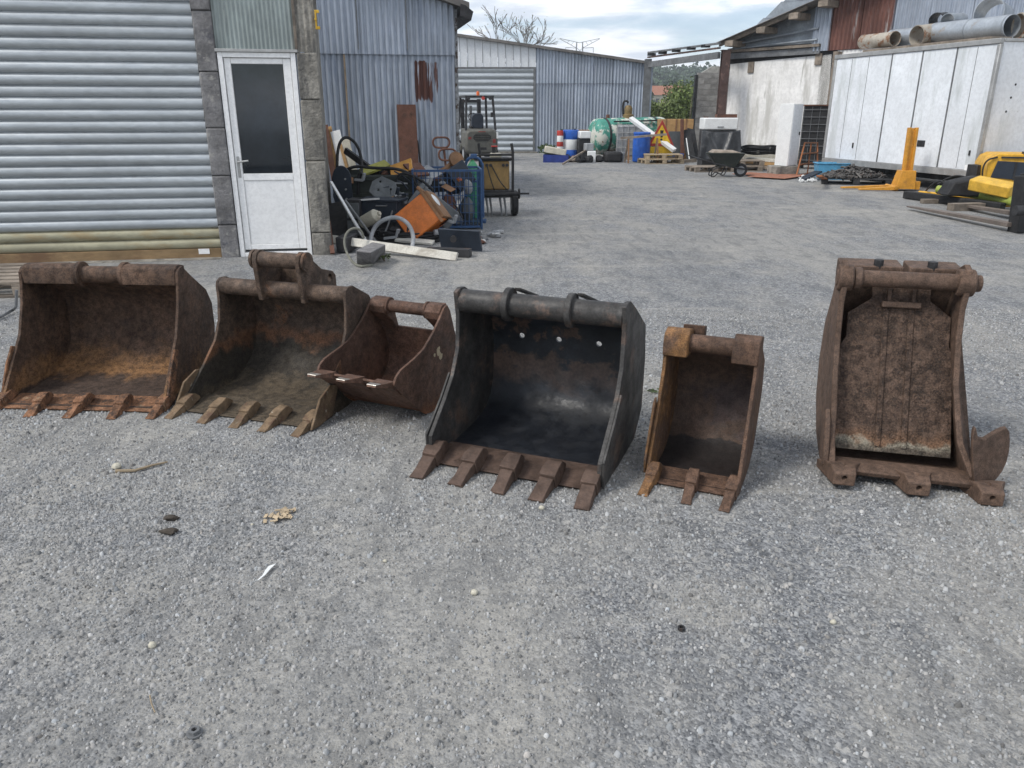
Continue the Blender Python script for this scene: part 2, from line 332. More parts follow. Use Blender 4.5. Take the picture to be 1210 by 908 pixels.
def pebbles():
    N = 190000
    Y = 1.25 + (rng.random(N) ** .72) * 5.2
    X = (rng.random(N) * 2 - 1) * (Y * .80 + .15)
    keep = np.zeros(N, bool)
    # loose gravel lies in drifts: thin it where the yard is compacted
    ph = [(rng.random(2) * 6.28, rng.uniform(.6, 3.2), rng.uniform(0, 6.28)) for _ in range(14)]
    d = np.zeros(N)
    for (p, k, a) in ph: d += np.sin(X * k * math.cos(a) * 1.6 + Y * k * math.sin(a) * 2.2 + p[0])
    d = (d - d.min()) / (d.max() - d.min())
    keep = rng.random(N) < np.clip(.22 + 1.25 * (d - .3), .16, 1.)
    X, Y = X[keep], Y[keep]; n = len(X)
    s = np.exp(rng.normal(math.log(.0038), .42, n)).clip(.002, .0105)
    big = rng.random(n) < .004; s[big] *= 1.35
    # unit stone: 4 low verts, 4 high verts, jittered
    ring = np.array([(-1, -1), (1, -1), (1, 1), (-1, 1)], float)
    V = np.zeros((n, 8, 3)); rot = rng.random(n) * 6.283; asp = rng.uniform(.6, 1., n); hh = rng.uniform(.75, 1.35, n)
    for k in range(4):
        for lv in range(2):
            q = ring[k] * (rng.uniform(.65, 1.05, (n, 2)) if lv == 0 else rng.uniform(.25, .75, (n, 2)))
            x = q[:, 0]; y = q[:, 1] * asp; c, sn = np.cos(rot), np.sin(rot)
            V[:, k + lv * 4, 0] = X + (x * c - y * sn) * s; V[:, k + lv * 4, 1] = Y + (x * sn + y * c) * s
            V[:, k + lv * 4, 2] = (-.0005 if lv == 0 else 0) + lv * s * hh * rng.uniform(.7, 1.2, n)
    fq = np.array([(4, 5, 6, 7), (0, 1, 5, 4), (1, 2, 6, 5), (2, 3, 7, 6), (3, 0, 4, 7)])
    faces = (fq[None] + (np.arange(n) * 8)[:, None, None]).reshape(-1)
    me = bpy.data.meshes.new('loose_gravel'); me.vertices.add(n * 8); me.vertices.foreach_set('co', V.reshape(-1))
    me.loops.add(len(faces)); me.loops.foreach_set('vertex_index', faces.astype(np.int32)); me.polygons.add(n * 5)
    me.polygons.foreach_set('loop_start', (np.arange(n * 5) * 4).astype(np.int32)); me.update(calc_edges=True)
    tone = rng.normal(.265, .07, n).clip(.12, .5); tone[big] = tone[big].clip(.2, .5); wh = rng.random(n) < .008; tone[wh] = rng.uniform(.36, .52, wh.sum())
    warm = rng.normal(0, .02, n)
    colr = np.stack([tone * (1 + warm) * 1.0, tone, tone * (1 - warm) * .985, np.ones(n)], 1)
    at = me.color_attributes.new('tone', 'FLOAT_COLOR', 'POINT'); at.data.foreach_set('color', np.repeat(colr, 8, 0).reshape(-1).astype(np.float32))
    m = bpy.data.materials.new('loose_stone'); m.use_nodes = True; bs = m.node_tree.nodes['Principled BSDF']
    a = m.node_tree.nodes.new('ShaderNodeVertexColor'); a.layer_name = 'tone'; m.node_tree.links.new(a.outputs[0], bs.inputs['Base Color'])
    bs.inputs['Roughness'].default_value = .85; bs.inputs['Specular IOR Level'].default_value = .25
    me.materials.append(m); o = bpy.data.objects.new('loose_gravel', me); COL.objects.link(o)
    set_props(o, 'loose crushed grey gravel strewn over the yard', 'gravel', kind='stuff')
pebbles()

# ------------------------------------------------------------------ excavator buckets
def frame_fz(fz): return fz
def strip(curve_fz, t, x0, x1):
    pts = [Vector(p) for p in curve_fz]; inn = []
    for i, p in enumerate(pts):
        d = (pts[min(i + 1, len(pts) - 1)] - pts[max(i - 1, 0)]).normalized(); inn.append(p + Vector((d.y, -d.x)) * t)
    ring = list(pts) + inn[::-1]
    m = MB(); return m.loft([[(x * flare(q.y), -q.x, q.y) for q in ring] for x in np.linspace(x0, x1, 5)])
TAPER = 0.
def flare(z):
    q = min(max((z - .04) / .34, 0), 1); return 1 - TAPER * .15 * (1 - (1 - q) ** 2)
def plate(outline, x0, x1):
    m = MB(); return m.prism(outline, lambda f, z, t: (t * flare(z), -f, z), x0, x1)
def tooth_parts(x, f, z, parent, mt, mtip, sc=1., w=.036, pitch=-10, yaw=0., ln=.17, name='tooth'):
    a = R(pitch); yw = R(yaw)
    def fr(s, l, v):
        s *= sc; l *= sc; v *= sc
        ff = s * math.cos(a) - v * math.sin(a); zz = s * math.sin(a) + v * math.cos(a)
        return Vector((x + l * math.cos(yw) + ff * math.sin(yw), -(f + ff * math.cos(yw) - l * math.sin(yw)), max(z + zz, .002)))
    def sec(s, hw, lo, hi, j=.003):
        q = lambda: random.uniform(-j, j)
        return [fr(s + q(), -hw + q(), lo), fr(s + q(), hw + q(), lo), fr(s + q(), hw * .86 + q(), hi + q()), fr(s + q(), -hw * .86 + q(), hi + q())]
    m = MB(); m.loft([sec(-.13, w * .8, .004, .018), sec(-.1, w * .95, .002, .05), sec(-.075, w * 1.0, .0, .062), sec(-.02, w * 1.14, -.014, .06), sec(.028, w * 1.1, -.018, .05)])
    t = part(name, m, mt, parent, 22, .003)
    m = MB(); m.loft([sec(.0285, w * .92, -.016, .038), sec(.06, w * .9, -.015, .034), sec(ln * .65, w * .9, -.011, .02), sec(ln, w * .98, -.006, .007)])
    part('tooth_tip', m, mtip, t, 22, .0025)
    return t
def bucket_root(name, label, ref_right, W, ang):
    a = R(ang); loc = Vector((ref_right.x - W * math.cos(a), ref_right.y - W * math.sin(a), 0))
    return thing(name, label, 'bucket', loc, a, 'excavator buckets standing in a row on the gravel')
def cut_holes(o, cyls):
    for a, b, r in cyls:
        c = bpy.data.objects.new('tmp', mesh('tmp', MB().cyl(a, b, r, 20), o.data.materials[0])); COL.objects.link(c); c.parent = o.parent
        if not o.parent: c.location = o.location
        md = o.modifiers.new('h', 'BOOLEAN'); md.operation = 'DIFFERENCE'; md.object = c; md.solver = 'EXACT'
        bpy.context.view_layer.update()
        me = bpy.data.meshes.new_from_object(o.evaluated_get(bpy.context.evaluated_depsgraph_get()))
        o.modifiers.remove(md); o.data = me; bpy.data.objects.remove(c)
T = .018
def collars(root, cs, c_f, c_z, r, mt, wd=.028):
    for x in cs:
        m = MB(); m.cyl((x - wd / 2, -c_f, c_z), (x + wd / 2, -c_f, c_z), r, 28); part('collar', m, mt, root, 35, .004)

# 1: wide rusty bucket with ochre crust, standing nearest the roller door
W = .97
b = bucket_root('excavator_bucket', 'wide rusty bucket with an ochre crust on its floor, beside the wooden pallet', G(194, 487), W, -4)
out1 = [(-.40, .735), (-.44, .745), (-.533, .67), (-.70, .55), (-.755, .45), (-.752, .303), (-.715, .15), (-.55, .025), (-.27, .0), (-.02, .0), (-.0, .02), (-.03, .06), (-.144, .21), (-.262, .361), (-.335, .53), (-.365, .64), (-.375, .71)]
part('side_plate', plate(out1, 0, T), M_b1, b, 30, .003); part('side_plate', plate(out1, W - T, W), M_b1, b, 30, .003)
sc1 = chaikin([(-.01, .005), (-.27, .005), (-.54, .04), (-.70, .16), (-.735, .30), (-.745, .45), (-.69, .545), (-.535, .66), (-.455, .70)], 1)
part('shell', strip(sc1, .014, T, W - T), M_b1, b, 40, .0)
m = MB(); m.cyl((T, .445, .688), (W - T, .445, .688), .05, 24); part('torsion_tube', m, M_b1, b)
for x0, x1 in ((T, .335), (.625, W - T)):
    hood = [(-.375, .64), (-.372, .7), (-.385, .735), (-.41, .752), (-.45, .754), (-.5, .74), (-.5, .65)]
    part('tube_hood', plate(hood, x0, x1), M_b1, b, 30, .006)
collars(b, (.345, .615), -.445, .69, .074, M_b1)
m = MB(); m.loft([[(x, -f, z) for f, z in ((-.16, .003), (.02, .002), (.03, .012), (-.16, .034))] for x in (T, W - T)]); part('cutting_edge', m, M_b1t, b, 30, .003)
for i, x in enumerate((-.005, .235, .475, .715, .945)):
    tooth_parts(x + .01, -.0 if 0 < i < 4 else -.02, .022, b, M_b1t, M_b1t, .82, .036, -9, random.uniform(-6, 6))
for x0, x1 in ((-.014, -.001), (W + .001, W + .014)):
    part('side_cutter', plate([(-.02, .03), (-.13, .225), (-.2, .31), (-.235, .295), (-.19, .2), (-.1, .05), (-.06, .02)], x0, x1), M_b1t, b, 30, .003)

# 2: bucket with coupler ears on top
W = .865
b = bucket_root('excavator_bucket', 'grey-brown bucket with a raised hitch bracket on top, small bucket leaning against its side', G(373, 506), W, -18)
out2 = [(-.42, .66), (-.45, .675), (-.50, .672), (-.68, .58), (-.76, .46), (-.76, .32), (-.69, .14), (-.5, .02), (-.35, .0), (-.02, .0), (0, .02), (-.03, .06), (-.2, .2), (-.33, .32), (-.39, .43), (-.41, .55), (-.41, .63)]
part('side_plate', plate(out2, 0, T), M_b2, b, 30, .003); part('side_plate', plate(out2, W - T, W), M_b2, b, 30, .003)
sc2 = chaikin([(-.01, .005), (-.3, .005), (-.52, .03), (-.69, .15), (-.75, .32), (-.75, .45), (-.68, .56), (-.56, .62), (-.47, .65)], 1)
part('shell', strip(sc2, .014, T, W - T), M_b2, b, 40)
m = MB(); m.cyl((T, .46, .625), (W - T, .46, .625), .048, 24); part('torsion_tube', m, M_b2, b)
ear = [(-.40, .57), (-.385, .66), (-.375, .76), (-.37, .81), (-.385, .845), (-.42, .862), (-.46, .85), (-.5, .81), (-.6, .735), (-.72, .70), (-.75, .67), (-.75, .60), (-.66, .57), (-.5, .66), (-.46, .57)]
for x0 in (.30, .58):
    e = part('hitch_ear', plate(ear, x0, x0 + .03), M_b2, b, 30, .004)
    cut_holes(e, [((x0 - .1, .68, .665), (x0 + .13, .68, .665), .024)])
m = MB(); m.cyl((.28, .425, .805), (.635, .425, .805), .045, 24); part('hitch_pin', m, M_b2, b, 35, .004)
for x in (.287, .625):
    m = MB(); m.cyl((x - .008, .425, .805), (x + .008, .425, .805), .055, 24); part('collar', m, M_b2, b)
part('hitch_plate', plate([(-.6, .6), (-.6, .735), (-.62, .735), (-.62, .6)], .331, .579), M_b2, b, 30, .003)
m = MB(); m.loft([[(x, -f, z) for f, z in ((-.2, .004), (.02, .002), (.03, .012), (-.2, .034))] for x in (T, W - T)]); part('cutting_edge', m, M_b2, b, 30, .003)
for i, x in enumerate((.02, .24, .435, .63, .835)):
    tooth_parts(x, 0, .02, b, M_b2t, M_b2t, .85, .036, -9, random.uniform(-5, 5))
for x0, x1 in ((-.015, -.001), (W + .001, W + .015)):
    part('side_cutter', plate([(.06, .01), (-.05, .15), (-.16, .19), (-.24, .17), (-.16, .02), (-.02, .005)], x0, x1), M_b2t, b, 30, .003)

# 3: small narrow bucket tipped back with raised lip
W = .50
b = bucket_root('excavator_bucket', 'small narrow red-brown bucket tipped back with its lip raised off the ground', G(505, 491), W, -25)
out3 = [(-.245, .572), (-.262, .572), (-.29, .534), (-.345, .38), (-.401, .18), (-.36, .09), (-.25, .01), (-.18, .0), (-.05, .0), (.015, .012), (.093, .07), (.303, .272), (.303, .285), (.285, .312), (.239, .337), (.1, .362), (.002, .39), (-.102, .455), (-.174, .515), (-.221, .563)]
t = .014
part('side_plate', plate(out3, 0, t), M_b3, b, 30, .002); part('side_plate', plate(out3, W - t, W), M_b3, b, 30, .002)
sc3 = chaikin([(.30, .272), (.1, .08), (.0, .012), (-.08, .004), (-.2, .008), (-.32, .07), (-.393, .18), (-.36, .31), (-.335, .395)], 2)
part('shell', strip(sc3, .012, t, W - t), M_b3, b, 40)
m = MB(); m.cyl((.01, .245, .535), (W - .01, .245, .535), .036, 22); part('torsion_tube', m, M_b3, b)
for x0, x1 in ((t, .115), (W - .115, W - t)):
    part('ear_box', plate([(-.2, .5), (-.19, .54), (-.22, .577), (-.27, .582), (-.30, .53), (-.32, .45), (-.35, .37), (-.325, .36), (-.285, .43)], x0, x1), M_b3, b, 30, .004)
for x in (.122, W - .122):
    m = MB(); m.cyl((x - .007, .245, .535), (x + .007, .245, .535), .05, 24); part('collar', m, M_b3, b, 35, .002)
for x in (.055, .24, .43):
    m = MB(); d = Vector((.72, .62)).normalized(); nn = Vector((-d.y, d.x))
    def q(s, l, v): p = Vector((.30, .272)) + Vector((s, s * .22)) + nn * v; return (x + l, -p.x, p.y)
    m.loft([[q(-.13, -.05, -.075), q(-.13, .05, -.075), q(-.13, .05, -.05), q(-.13, -.05, -.05)], [q(-.01, -.056, -.02), q(-.01, .056, -.02), q(-.01, .056, .022), q(-.01, -.056, .022)], [q(.11, -.028, -.008), q(.11, .028, -.008), q(.11, .028, .006), q(.11, -.028, .006)]])
    tt = part('tooth', m, M_b3, b, 30, .003)
    m = MB(); m.loft([[q(.08, -.034, .0105), q(.08, .034, .0105), q(.08, .034, .0125), q(.08, -.034, .0125)], [q(.114, -.027, .005), q(.114, .027, .005), q(.114, .027, .0075), q(.114, -.027, .0075)]]); part('worn_edge', m, M_shiny, tt, 30)

for f_, z_, s_ in ((-.14, .33, .026), (-.165, .3, .022), (-.1, .325, .012), (-.15, .35, .012)):
    m = MB(); m.prism([(f_ + s_ * random.uniform(.6, 1.1) * math.cos(t_), z_ + s_ * random.uniform(.6, 1.2) * math.sin(t_)) for t_ in np.linspace(0, 6.28, 9, endpoint=False)], lambda f, z, t: (t, -f, z), W + .0005, W + .0015); part('paint_flake', m, mat('cream_flake', (.5, .42, .28), .8), b)
# 4: big black bucket
W = .86
b = bucket_root('excavator_bucket', 'black painted wide bucket with three round holes in its back', G(714, 577), W, -22)
out4 = [(-.255, .775), (-.30, .79), (-.345, .785), (-.45, .73), (-.69, .59), (-.725, .40), (-.71, .13), (-.57, .015), (-.25, .0), (-.01, .0), (.03, .02), (.055, .06), (.055, .14), (-.1, .272), (-.197, .369), (-.262, .49), (-.275, .65)]
part('side_plate', plate(out4, 0, .022), M_b4s, b, 30, .003); part('side_plate', plate(out4, W - .022, W), M_b4s, b, 30, .003)
sc4 = chaikin([(.0, .006), (-.25, .006), (-.56, .03), (-.69, .14), (-.715, .40), (-.685, .575), (-.46, .70), (-.345, .745)], 1)
sh = part('shell', strip(sc4, .014, .022, W - .022), M_b4, b, 40)
for x in (.19, .40, .62): cut_holes(sh, [((x, .50, .43), (x, .95, .50), .0155)])
for p in sh.data.polygons: p.use_smooth = True
sh.data.set_sharp_from_angle(angle=R(40))
m = MB(); m.cyl((.022, .315, .722), (W - .022, .315, .722), .057, 28); part('torsion_tube', m, M_b4s, b)
collars(b, (.27, .585), -.315, .724, .082, M_b4s, .03)
for x in (.27, .585):
    part('mount_bar', plate([(-.345, .802), (-.345, .788), (-.60, .70), (-.60, .714)], x + .016, x + .05), M_b4s, b, 30, .003)
m = MB(); m.loft([[(x, -f, z) for f, z in ((-.15, .004), (.06, .002), (.075, .016), (-.03, .04), (-.15, .032))] for x in (.022, W - .022)]); part('cutting_edge', m, M_b4t, b, 30, .003)
for i, x in enumerate((.03, .235, .43, .625, .815)):
    tooth_parts(x, .075, .03, b, M_b4t, M_b4t, .98, .04, -9, random.uniform(-5, 5))
for x0, x1 in ((-.012, -.001), (W + .001, W + .012)):
    part('side_cutter', plate([(.05, .02), (.06, .15), (-.1, .28), (-.2, .38), (-.225, .36), (-.13, .24), (-.01, .12), (-.0, .03)], x0, x1), M_b4s, b, 30, .002)

# 5: small bucket, three teeth
W = .42
b = bucket_root('excavator_bucket', 'small rusty three-toothed bucket with an orange side plate, beside the black bucket', G(873, 587), W, -24)
out5 = [(-.205, .645), (-.24, .655), (-.29, .62), (-.50, .49), (-.54, .32), (-.44, .08), (-.3, .01), (-.15, .0), (-.01, .0), (0, .02), (0, .08), (-.13, .335), (-.19, .49), (-.195, .6)]
part('side_plate', plate(out5, 0, .016), M_b5o, b, 30, .003); part('side_plate', plate(out5, W - .016, W), M_b5, b, 30, .003)
sc5 = chaikin([(-.005, .006), (-.15, .006), (-.3, .015), (-.43, .085), (-.53, .32), (-.49, .48), (-.35, .575), (-.29, .6)], 2)
part('shell', strip(sc5, .013, .016, W - .016), M_b5f, b, 40)
m = MB(); m.cyl((.016, .255, .6), (W - .016, .255, .6), .042, 24); part('torsion_tube', m, M_b5, b)
for x0, x1, mt in ((-.002, .11, M_b5o), (W - .115, W + .002, M_b5)):
    part('ear_box', plate([(-.185, .545), (-.18, .6), (-.2, .65), (-.25, .668), (-.32, .65), (-.33, .54)], x0, x1), mt, b, 30, .006)
part('mount_bar', plate([(-.31, .67), (-.31, .62), (-.36, .6), (-.36, .66)], .06, .16), M_b5, b, 30, .003)
m = MB(); m.loft([[(x, -f, z) for f, z in ((-.12, .004), (.03, .002), (.04, .014), (-.12, .03))] for x in (.016, W - .016)]); part('cutting_edge', m, M_b5, b, 30, .003)
for x, mt in ((.035, M_b5o), (.215, M_b5), (.39, M_b5)):
    tt = tooth_parts(x, .03, .022, b, mt, mt, .85, .03, -9, random.uniform(-4, 4))
    m = MB(); m.cyl((x, -.01, .06), (x, -.01, .074), .016, 8); part('bolt', m, M_b5, tt)
part('side_cutter', plate([(.0, .03), (.01, .1), (-.1, .34), (-.13, .36), (-.14, .32), (-.05, .1), (-.03, .03)], -.012, -.001), M_b5o, b, 30, .003)

# 6: bucket with ejector plate
W = .635; TAPER = 1.; TS = flare(.87)
ref = G(975, 563)
ang = -14; a = R(ang)
b = thing('excavator_bucket', 'tall rusty bucket with a flat ejector plate inside and toothless lip sockets', 'bucket', (ref.x, ref.y, 0), a, 'excavator buckets standing in a row on the gravel')
out6 = [(-.30, .93), (-.36, .95), (-.43, .92), (-.5, .76), (-.62, .58), (-.64, .38), (-.58, .2), (-.42, .05), (-.25, .0), (-.04, .0), (.02, .03), (.04, .085), (-.06, .2), (-.09, .30), (-.19, .44), (-.27, .62), (-.3, .75), (-.28, .86)]
part('side_plate', plate(out6, 0, .03), M_b6, b, 30, .005); part('side_plate', plate(out6, W - .03, W), M_b6, b, 30, .005)
sc6 = chaikin([(.0, .03), (-.25, .006), (-.42, .055), (-.57, .2), (-.63, .38), (-.61, .57), (-.5, .74), (-.46, .84)], 2)
part('shell', strip(sc6, .016, .03, W - .03), M_b6, b, 40)
m = MB(); m.cyl((-.02, .335, .87), (W * TS + .05, .335, .87), .038, 24); part('pivot_bar', m, M_b6, b, 35, .006)
for x0, x1, r in ((-.015, .05, .062), (.052, .09, .05), (W * TS - .05, W * TS + .02, .062)):
    m = MB(); m.cyl((x0, .335, .87), (x1, .335, .87), r, 24); part('pivot_boss', m, M_b6, b, 35, .008)
for x0, x1 in ((.01, .33), (.36, .63)):
    q = plate([(-.41, .865), (-.41, .915), (-.56, .925), (-.56, .84)], x0, x1); part('coupler_block', q, M_b6, b, 30, .006)
for x in (.2, .47):
    m = MB(); m.cyl((x * .86, .43, .90), (x * .86, .43, .945), .022, 6); part('nut', m, M_dark, b, 30, .003)
# ejector plate, leaning back inside
p0 = Vector((-.15, .085)); p1 = Vector((-.455, .84))
ev = (p1 - p0); en = Vector((ev.y, -ev.x)).normalized()      # points forward and up, out of the bucket
def ej(x, v, t): q = p0 + ev * v + en * t; return (x * (1 - .15 * min(1, q.y / .3 + .45)), -q.x, q.y)
pol = [(.04, 0), (.62, 0), (.62, .60), (.60, .63), (.60, .80), (.49, .89), (.49, .99), (.19, .99), (.19, .89), (.07, .80), (.07, .66), (.04, .60)]
m = MB(); m.prism(pol, ej, 0, .018); e = part('ejector_plate', m, M_b6e, b, 30, .003)
for x in (.25, .38):
    m = MB(); m.prism([(x, .03), (x + .03, .03), (x + .03, .9), (x, .9)], ej, .0185, .026); part('rib', m, M_b6e, e, 30, .003)
m = MB(); m.prism([(.235, .835), (.435, .835), (.435, .87), (.235, .87)], ej, .027, .055); part('stop_bar', m, M_b6, e, 30, .004)
for x in (.265, .39):
    m = MB(); m.prism([(x, .871), (x + .02, .871), (x + .02, .97), (x, .97)], ej, .0185, .04); part('lug', m, M_b6, e, 30, .003)
# lip bar and tooth sockets
m = MB(); m.loft([[(x, -f, z) for f, z in ((-.08, .03 + h), (.05, .045 + h), (.06, .07 + h), (.0, .085 + h), (-.08, .075 + h))] for x, h in ((.02, 0), (W * .5, -.005), (W - .02, -.012))]); part('cutting_edge', m, M_b6, b, 30, .005)
for i, x in enumerate((.055, .36, .65)):
    z0 = .06 - .012 * i; m = MB()
    def sec(s, hw, lo, hi): return [(x - hw, -(.03 + s), z0 + lo), (x + hw, -(.03 + s), z0 + lo), (x + hw, -(.03 + s), z0 + hi), (x - hw, -(.03 + s), z0 + hi)]
    m.loft([sec(-.05, .1, -.022, .02), sec(.01, .066, -.04, .035), sec(.05, .052, -.042, .042), sec(.115, .046, -.03, .03)])
    s = part('tooth_socket', m, M_b6, b, 30, .006)
    cut_holes(s, [((x, -.02, z0 + .055), (x, -.16, z0 + .0), .0125)])
# side wings
m = MB()
wing = [(-.02, .03), (.03, .07), (.02, .12), (-.05, .25), (-.1, .3), (-.14, .26), (-.12, .12)]
part('side_cutter', plate(wing, -.028, -.001), M_b6, b, 30, .006)
m = MB(); wp = chaikin([(W - .03, .03), (W + .07, .035), (W + .12, .1), (W + .125, .2), (W + .1, .29), (W + .05, .29), (W * .93, .25), (W * .875, .34), (W * .865, .28), (W * .91, .15)], 1, True)
m.prism(wp, lambda x, z, t: (x, .0 + t + .75 * (x - W) + .1 * (z - .1), z), -.02, .012); part('side_wing', m, M_b6, b, 40, .006)

# ------------------------------------------------------------------ building materials
M_galv = mat('galvanised_sheet', (.355, .395, .455), .5, .35, .16, 1.6, .12, 40, [((.23, .27, .34), 2.2, .5, .75, (1, 1, .25)), ((.5, .55, .62), 3, .6, .8, (1, 1, .2))], rnd=.1, stretch=(1, 1, .3))
M_galvr = mat('galvanised_sheet_rusted', (.355, .395, .455), .5, .35, .16, 1.6, .12, 40, [((.23, .27, .34), 2.2, .5, .75, (1, 1, .25))], boxst=[((.1, .045, .035), .02, .62, 1.45, 2.56, 9, .39)], stretch=(1, 1, .3))
M_redsh = mat('red_brown_sheet', (.15, .068, .052), .7, .1, .3, 3, .15, 40, [((.33, .31, .3), 5, .6, .7, (1, 1, .1))], rnd=.05, stretch=(1, 1, .3))
M_slat = mat('galvanised_slat', (.42, .45, .47), .42, .45, .1, 3, .05, 40, rnd=.06, stretch=(.3, 1, 1), spec=.5)
M_slatd = mat('ochre_stained_slat', (.36, .34, .24), .6, .25, .2, 3, .1, 40, [((.33, .24, .12), 4, .45, .7, (.4, 1, 1))], rnd=.04, stretch=(.4, 1, 1))
M_slatr = mat('brown_stained_rail', (.28, .19, .1), .7, .15, .25, 3, .1, 40, [((.17, .1, .055), 4, .45, .7, (.4, 1, 1))], stretch=(.4, 1, 1))
M_conc = mat('weathered_concrete', (.19, .185, .185), .95, 0, .35, 5, .8, 30, [((.3, .29, .27), 9, .56, .68), ((.09, .09, .1), 4, .54, .7)], rnd=.12, bdist=.012)
M_concw = mat('weathered_pale_concrete', (.25, .235, .205), .95, 0, .35, 5, .9, 22, [((.12, .115, .105), 6, .5, .62, (1, 1, .35)), ((.36, .34, .3), 9, .58, .7)], rnd=.1, bdist=.02)
M_block = mat('grey_breeze_block', (.31, .30, .285), .95, 0, .25, 4, .6, 50, [((.33, .32, .3), 5, .56, .7)], rnd=.2)
M_mort = mat('mortar', (.42, .41, .38), .95, 0, .2, 8, .5, 60)
M_pvc = mat('white_pvc', (.86, .86, .85), .32, 0, .03, 3, .02, 20, [((.6, .6, .57), 6, .7, .85)])
M_glassd = mat('dark_glazing', (.018, .024, .03), .06, 0, .3, 1.5, 0, 10, spec=.6, rough_var=.02)
M_fibre = mat('green_grey_fibreglass', (.27, .31, .3), .35, 0, .25, 3, .15, 30, [((.38, .4, .37), 5, .6, .75, (1, 1, .2))], stretch=(1, 1, .3))
M_alu = mat('dull_aluminium', (.42, .42, .41), .5, .6, .15, 5, .1, 50)
M_white = mat('white_cladding', (.66, .68, .7), .5, .05, .05, 2, .04, 30, [((.5, .52, .53), 2, .55, .8, (1, 1, .2))], rnd=.05)
M_render = mat('white_rendered_wall', (.78, .77, .75), .9, 0, .1, 1.2, .35, 25, [((.5, .49, .46), 1.8, .5, .66, (1, 1, .2)), ((.36, .35, .32), 3.5, .6, .74, (1, 1, .12)), ((.5, .46, .38), 1.1, .62, .8)], zst=((.3, .28, .23), .1, .75, .9))
M_panel = mat('dirty_white_panel', (.74, .77, .8), .5, .05, .06, 1.5, .06, 20, [((.5, .53, .53), 2.2, .47, .7, (1, 1, .16)), ((.33, .35, .32), 4, .6, .78, (1, 1, .1)), ((.42, .44, .44), 6, .66, .76)], rnd=.05)
M_steelr = mat('rust_steel_post', (.095, .06, .052), .8, .1, .3, 3, .3, 50, [((.2, .12, .1), 4, .55, .7)])
M_steelg = mat('grey_steel', (.17, .175, .18), .6, .3, .25, 4, .15, 50, [((.12, .08, .06), 5, .6, .75)])
M_roof = mat('grey_fibre_roof', (.16, .15, .14), .9, 0, .25, 2, .3, 40, [((.09, .085, .08), 2.4, .5, .7)])
M_wood = mat('grey_timber', (.24, .2, .16), .85, 0, .3, 5, .4, 60, [((.13, .11, .09), 5, .5, .7, (.2, 1, 1))], rnd=.2)
M_woody = mat('pale_pallet_timber', (.38, .3, .2), .85, 0, .25, 6, .3, 60, [((.2, .16, .12), 6, .52, .7)], rnd=.2)
M_duct = mat('galvanised_duct', (.38, .41, .44), .42, .5, .15, 3, .06, 40, [((.3, .22, .14), 3, .63, .75)], rnd=.08)
M_ductr = mat('rust_mottled_duct', (.42, .38, .32), .6, .3, .2, 4, .1, 40, [((.24, .12, .06), 3.5, .52, .62)])
M_zinc = mat('grey_zinc_sheet', (.27, .3, .33), .55, .3, .2, 1.5, .1, 30, [((.36, .39, .42), 2, .55, .7)])
M_slab = mat('red_tile', (.3, .13, .08), .9)
M_cream = mat('cream_wall', (.6, .55, .46), .9)

# ------------------------------------------------------------------ workshop on the left: roller shutter, white door, block pillars
WF = Wall(-3.161, 8.95, R(10))
ws = thing('workshop_building', 'workshop front with a ribbed grey roller shutter and a white half-glazed door', 'building', WF.o, R(10))
def fbox(x0, x1, z0, z1, y0, y1): return MB().b2((x0, y0, z0), (x1, y1, z1))     # local: x along the front, y into the building
SX0 = -6.4
rs = part('roller_shutter', fbox(SX0, -.215, -.02, 3.2, .16, .18), M_dark, ws)
def slat_mesh(h):
    prof = [(.004, 0), (-.02, .008), (-.032, h * .25), (-.036, h * .5), (-.03, h * .75), (-.016, h * .91), (.004, h * .955), (.004, h)]
    m = MB(); m.loft([[(x, y + .06, z) for y, z in prof] for x in (SX0, -.215)], False, False)
    return m
hh = .1172; n = int((3.2 - .10) / hh)
sm = [mesh('slat', slat_mesh(hh), q, 50) for q in (M_slat, M_slatd)]
for i in range(n):
    o = bpy.data.objects.new('slat', sm[1 if i < 2 else 0]); COL.objects.link(o); o.parent = rs; o.location = (0, random.uniform(-.003, .003), .105 + i * hh)
m = fbox(SX0, -.215, -.005, .106, .03, .075); part('bottom_rail', m, M_slatr, rs, 30, .004)
m = fbox(-.465, -.345, .045, .105, .026, .0295); part('sticker', m, M_pvc, rs)
pl = part('pillar_core', fbox(-.2, -.02, -.01, 3.2, .03, .32), M_conc, ws)
for z0, z1 in ((-.01, .37), (.378, .915), (.923, 1.425), (1.433, 2.0), (2.008, 2.6), (2.608, 3.2)):
    part('block', fbox(-.212 + random.uniform(-.003, .003), -.012, z0, z1, random.uniform(-.012, .0), .035), M_conc, pl, 30, .012)
pr = part('pillar_core', fbox(.835, 1.03, -.01, 2.2, .03, .18), M_concw, ws)
for z0, z1 in ((-.01, .255), (.262, 1.065), (1.072, 1.72), (1.728, 2.205)):
    part('block', fbox(.825, 1.05 + random.uniform(-.008, .008), z0, z1, random.uniform(-.012, .0), .035), M_concw, pr, 30, .014)
part('side_wall', fbox(.90, .915, -.01, 3.2, .19, 3.2), M_concw, ws)
part('lintel_frame', fbox(-.02, .84, 2.205, 2.235, -.01, .06), M_alu, ws, 30, .003)
m = MB(); m.corr(lambda a, z, o: (-.01 + a, .03 + o, 2.237 + z), .83, .98, .045, .006); part('fibreglass_panel', m, M_fibre, ws, 80)
m = MB(); m.corr(lambda a, z, o: (.845 + a, .02 + o, 2.212 + z), .2, 1.0, .06, .008); part('fibreglass_strip', m, M_concw, ws, 80)
part('upright', fbox(.815, .845, 2.237, 3.2, .0, .05), M_wood, ws, 30, .003)
part('infill_wall', fbox(-.02, .84, 2.205, 3.2, .07, .3), M_conc, ws)
d = part('door', fbox(.05, .757, .075, 2.15, .052, .092), M_pvc, ws)      # leaf core
